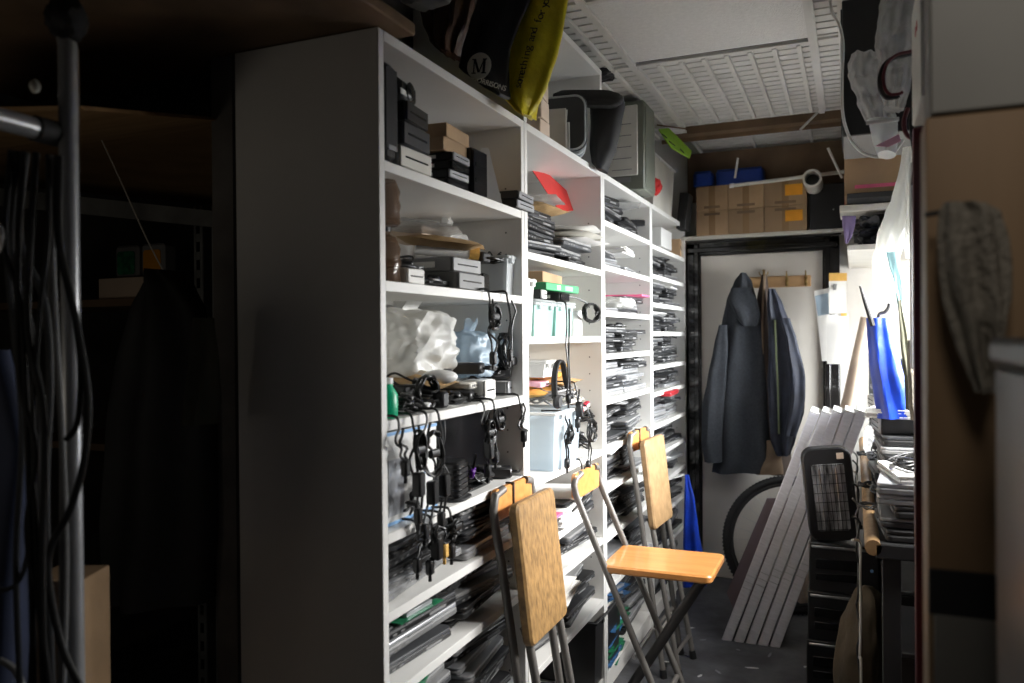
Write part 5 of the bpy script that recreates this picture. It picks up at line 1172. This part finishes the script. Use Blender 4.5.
# slotted steel rack
dR = 2.2; y0 = P(200, 334, d=dR).y
t = thing('storage_rack', 'grey slotted steel rack in the dark area on the left', 'rack', (P(205, 334, y=y0).x, y0, 0)); O = t.location.copy()
for u in (198, 216):
    pp = P(u, 206, y=y0) - O; hh = P(u, 206, y=y0).z
    g = MB(); w = .030
    # angle post with real slots: two rails joined by short bridges
    for sx in (-1, 1): g.box((pp.x + sx * w * .36, .0, hh / 2), (w * .28, .003, hh))
    nn = int(hh / .05)
    for k in range(nn): g.box((pp.x, 0, .02 + k * .05), (w * .5, .003, .022))
    g.box((pp.x + w / 2, w / 2, hh / 2), (.003, w, hh)); g.build('slotted_post', 'galv', t)
a, b = P(-60, 176, y=y0) - O, P(238, 221, y=y0 + .02) - O
a.z -= 0
g = MB(); g.quad3([P(-60, 182, y=y0 - .03) - O, P(-60, 200, y=y0 - .03) - O, P(238, 230, y=y0 - .03) - O, P(238, 214, y=y0 - .03) - O], .02); g.build('beam', 'galv', t)
g = MB(); g.quad3([P(84, 110, y=y0 - .7) - O, P(236, 122, y=y0 - .2) - O, P(238, 208, y=y0 + .1) - O, P(-60, 178, y=y0 + .1) - O, P(-60, 112, y=y0 - .7) - O], .012); g.build('upper_board', 'wood', t)
MB().box(tuple(P(206, 455, y=y0 - .0) - O + Vector((-.35, .16, -.0))), (.95, .30, .02)).build('lower_board', 'cardd', t)
dz = P(110, 301, y=y0 + .15).z
MB().box((P(100, 334, y=y0 + .15).x - O.x, .22, dz - .012), (1.1, .34, .022)).build('middle_board', 'cardd', t)
for k, (ua, ub, m) in enumerate(((111, 134, 'pcb'), (137, 160, 'orange'))):
    xa_, xb_ = P(ua, 260, y=y0 + .10).x, P(ub, 260, y=y0 + .10).x; hz = P(120, 242, y=y0 + .10).z - P(120, 275, y=y0 + .10).z
    t = thing('clear_box', ['small clear box with a green side', 'small clear box with an orange side'][k] + ' on the dark rack', 'box', ((xa_ + xb_) / 2, y0 + .14, dz + .066)); g = MB(); slab(g, xb_ - xa_, hz, .012, .05, X((0, .025, hz / 2), (PI / 2, 0, 0))); g.build('case', 'grey', t); g = MB(); slab(g, (xb_ - xa_) * .75, hz * .7, .01, .003, X((0, -.0255, hz * .46), (PI / 2, 0, 0))); g.build('coloured_face', m, t)
xa_, xb_ = P(104, 285, y=y0 + .10).x, P(156, 285, y=y0 + .10).x
carton('cream carton under the two small boxes on the dark rack', ((xa_ + xb_) / 2, y0 + .14, dz), (xb_ - xa_, .12, .065), 0, 'broom', tape=False)
single('string', MB().tube(smooth([P(90, 115, y=y0 - .25), P(118, 175, y=y0 - .25), P(145, 235, y=y0 - .25), P(163, 270, y=y0 - .25)]), .0018, 6), 'offw', 'thin pale string slanting down in the dark area', 'string')
t = thing('coat', 'black coat hanging in the dark in front of the rack', 'coat', P(180, 500, y=y0 - .3)); O = t.location.copy()
o = MB().loft([(270, 160, 168), (285, 152, 184), (310, 142, 200), (360, 128, 212), (430, 118, 214), (520, 112, 216), (600, 116, 212)], y0 - .30, depth=.08, seed=2, folds=5, amp=.015).build('body', 'blackm'); o.parent = t; o.location -= O
t = thing('green_garment', 'faint dark green sleeve hanging beside the slotted post', 'garment', P(202, 425, y=y0 - .4)); O = t.location.copy()
o = MB().loft([(318, 196, 212), (360, 194, 215), (400, 190, 215), (424, 188, 214)], y0 - .42, depth=.03, seed=5, folds=4, amp=.006).build('sleeve', 'gcloth'); o.parent = t; o.location -= O
# litter on the floor
for k, (u, v, m) in enumerate(((667, 662, 'dust'), (700, 676, 'dust'), (718, 672, 'litter'), (752, 668, 'dust'), (805, 667, 'dust'), (686, 655, 'litter'), (690, 628, 'dust'), (770, 655, 'litter'), (738, 650, 'litter'), (703, 640, 'litter'))):
    p = P(u, v, z=.001); s = .010 + .006 * (k % 4)
    single('paper_scrap', MB().prism([(-s, -.003), (0, -.006), (s, .0), (s * .6, .006), (-s * .8, .004)], .002, X(p, (0, 0, k * 1.1))), m, ['white', 'white', 'grey', 'white', 'long white', 'grey', 'white', 'grey', 'grey', 'grey'][k] + ' scrap on the dark floor, ' + ['under the middle chair', 'nearest the middle chair legs', 'by the chair at the frame bottom', 'in front of the leaning panels', 'in front of the computer cases', 'behind the chair leg', 'beyond the folded chairs', 'just before the panels, right', 'just before the panels, left', 'between chairs and panels'][k], 'scrap', 'scraps littering the floor')
t = thing('wire_bracket', 'bent pale wire bracket at the foot of the third bookcase', 'bracket', (-.84, 3.75, .0)); MB().tube(smooth([(0, 0, .004), (.0, .12, .006), (.03, .16, .09), (.02, .14, .20), (-.01, .06, .22)]), .005, 8).build('wire', 'offw', t)
# ---------------------------------------------------------------- lights
def area(name, loc, rot, sx, sy, e, c=(1, 1, 1), spread=PI):
    l = bpy.data.lights.new(name, 'AREA'); l.shape = 'RECTANGLE'; l.size = sx; l.size_y = sy; l.energy = e; l.color = c; l.spread = spread
    o = bpy.data.objects.new(name, l); col.objects.link(o); o.location = loc; o.rotation_euler = rot; return o
def aim(d): return Vector(d).to_track_quat('-Z', 'Y').to_euler()
area('window_daylight', (.70, 3.55, 1.38), aim((-1, -.15, -.42)), 1.7, .5, 88, (.95, .98, 1.0), 1.9)
area('bench_lamp', (.40, 2.55, 1.60), aim((-1, -.15, -.75)), .9, .10, 26, (1, .98, .95), 2.0)
area('far_lamp', (.42, 4.3, 1.55), aim((-.2, .8, -.1)), .3, .3, 4, (1, .98, .95))
area('alcove_fill', (-1.55, .35, 1.2), aim((-.15, 1, .75)), .4, .3, .4, (1, .9, .75))  # added dim fill for the rack area, no lamp stands there
area('aisle_fill', (.12, .1, 2.25), aim((.22, .9, -.55)), .3, .3, .5, (1, .93, .85), 1.15)  # added weak fill to brighten the near cupboard, no fitting here
w = bpy.data.worlds.new('world'); bpy.context.scene.world = w; w.use_nodes = True
w.node_tree.nodes['Background'].inputs[0].default_value = (1, .96, .9, 1); w.node_tree.nodes['Background'].inputs[1].default_value = .012
sc = bpy.context.scene
sc.view_settings.view_transform = 'Standard'; sc.view_settings.look = 'None'; sc.view_settings.exposure = 0
sc.cycles.use_denoising = True
sc.cycles.max_bounces = 8; sc.cycles.transparent_max_bounces = 16
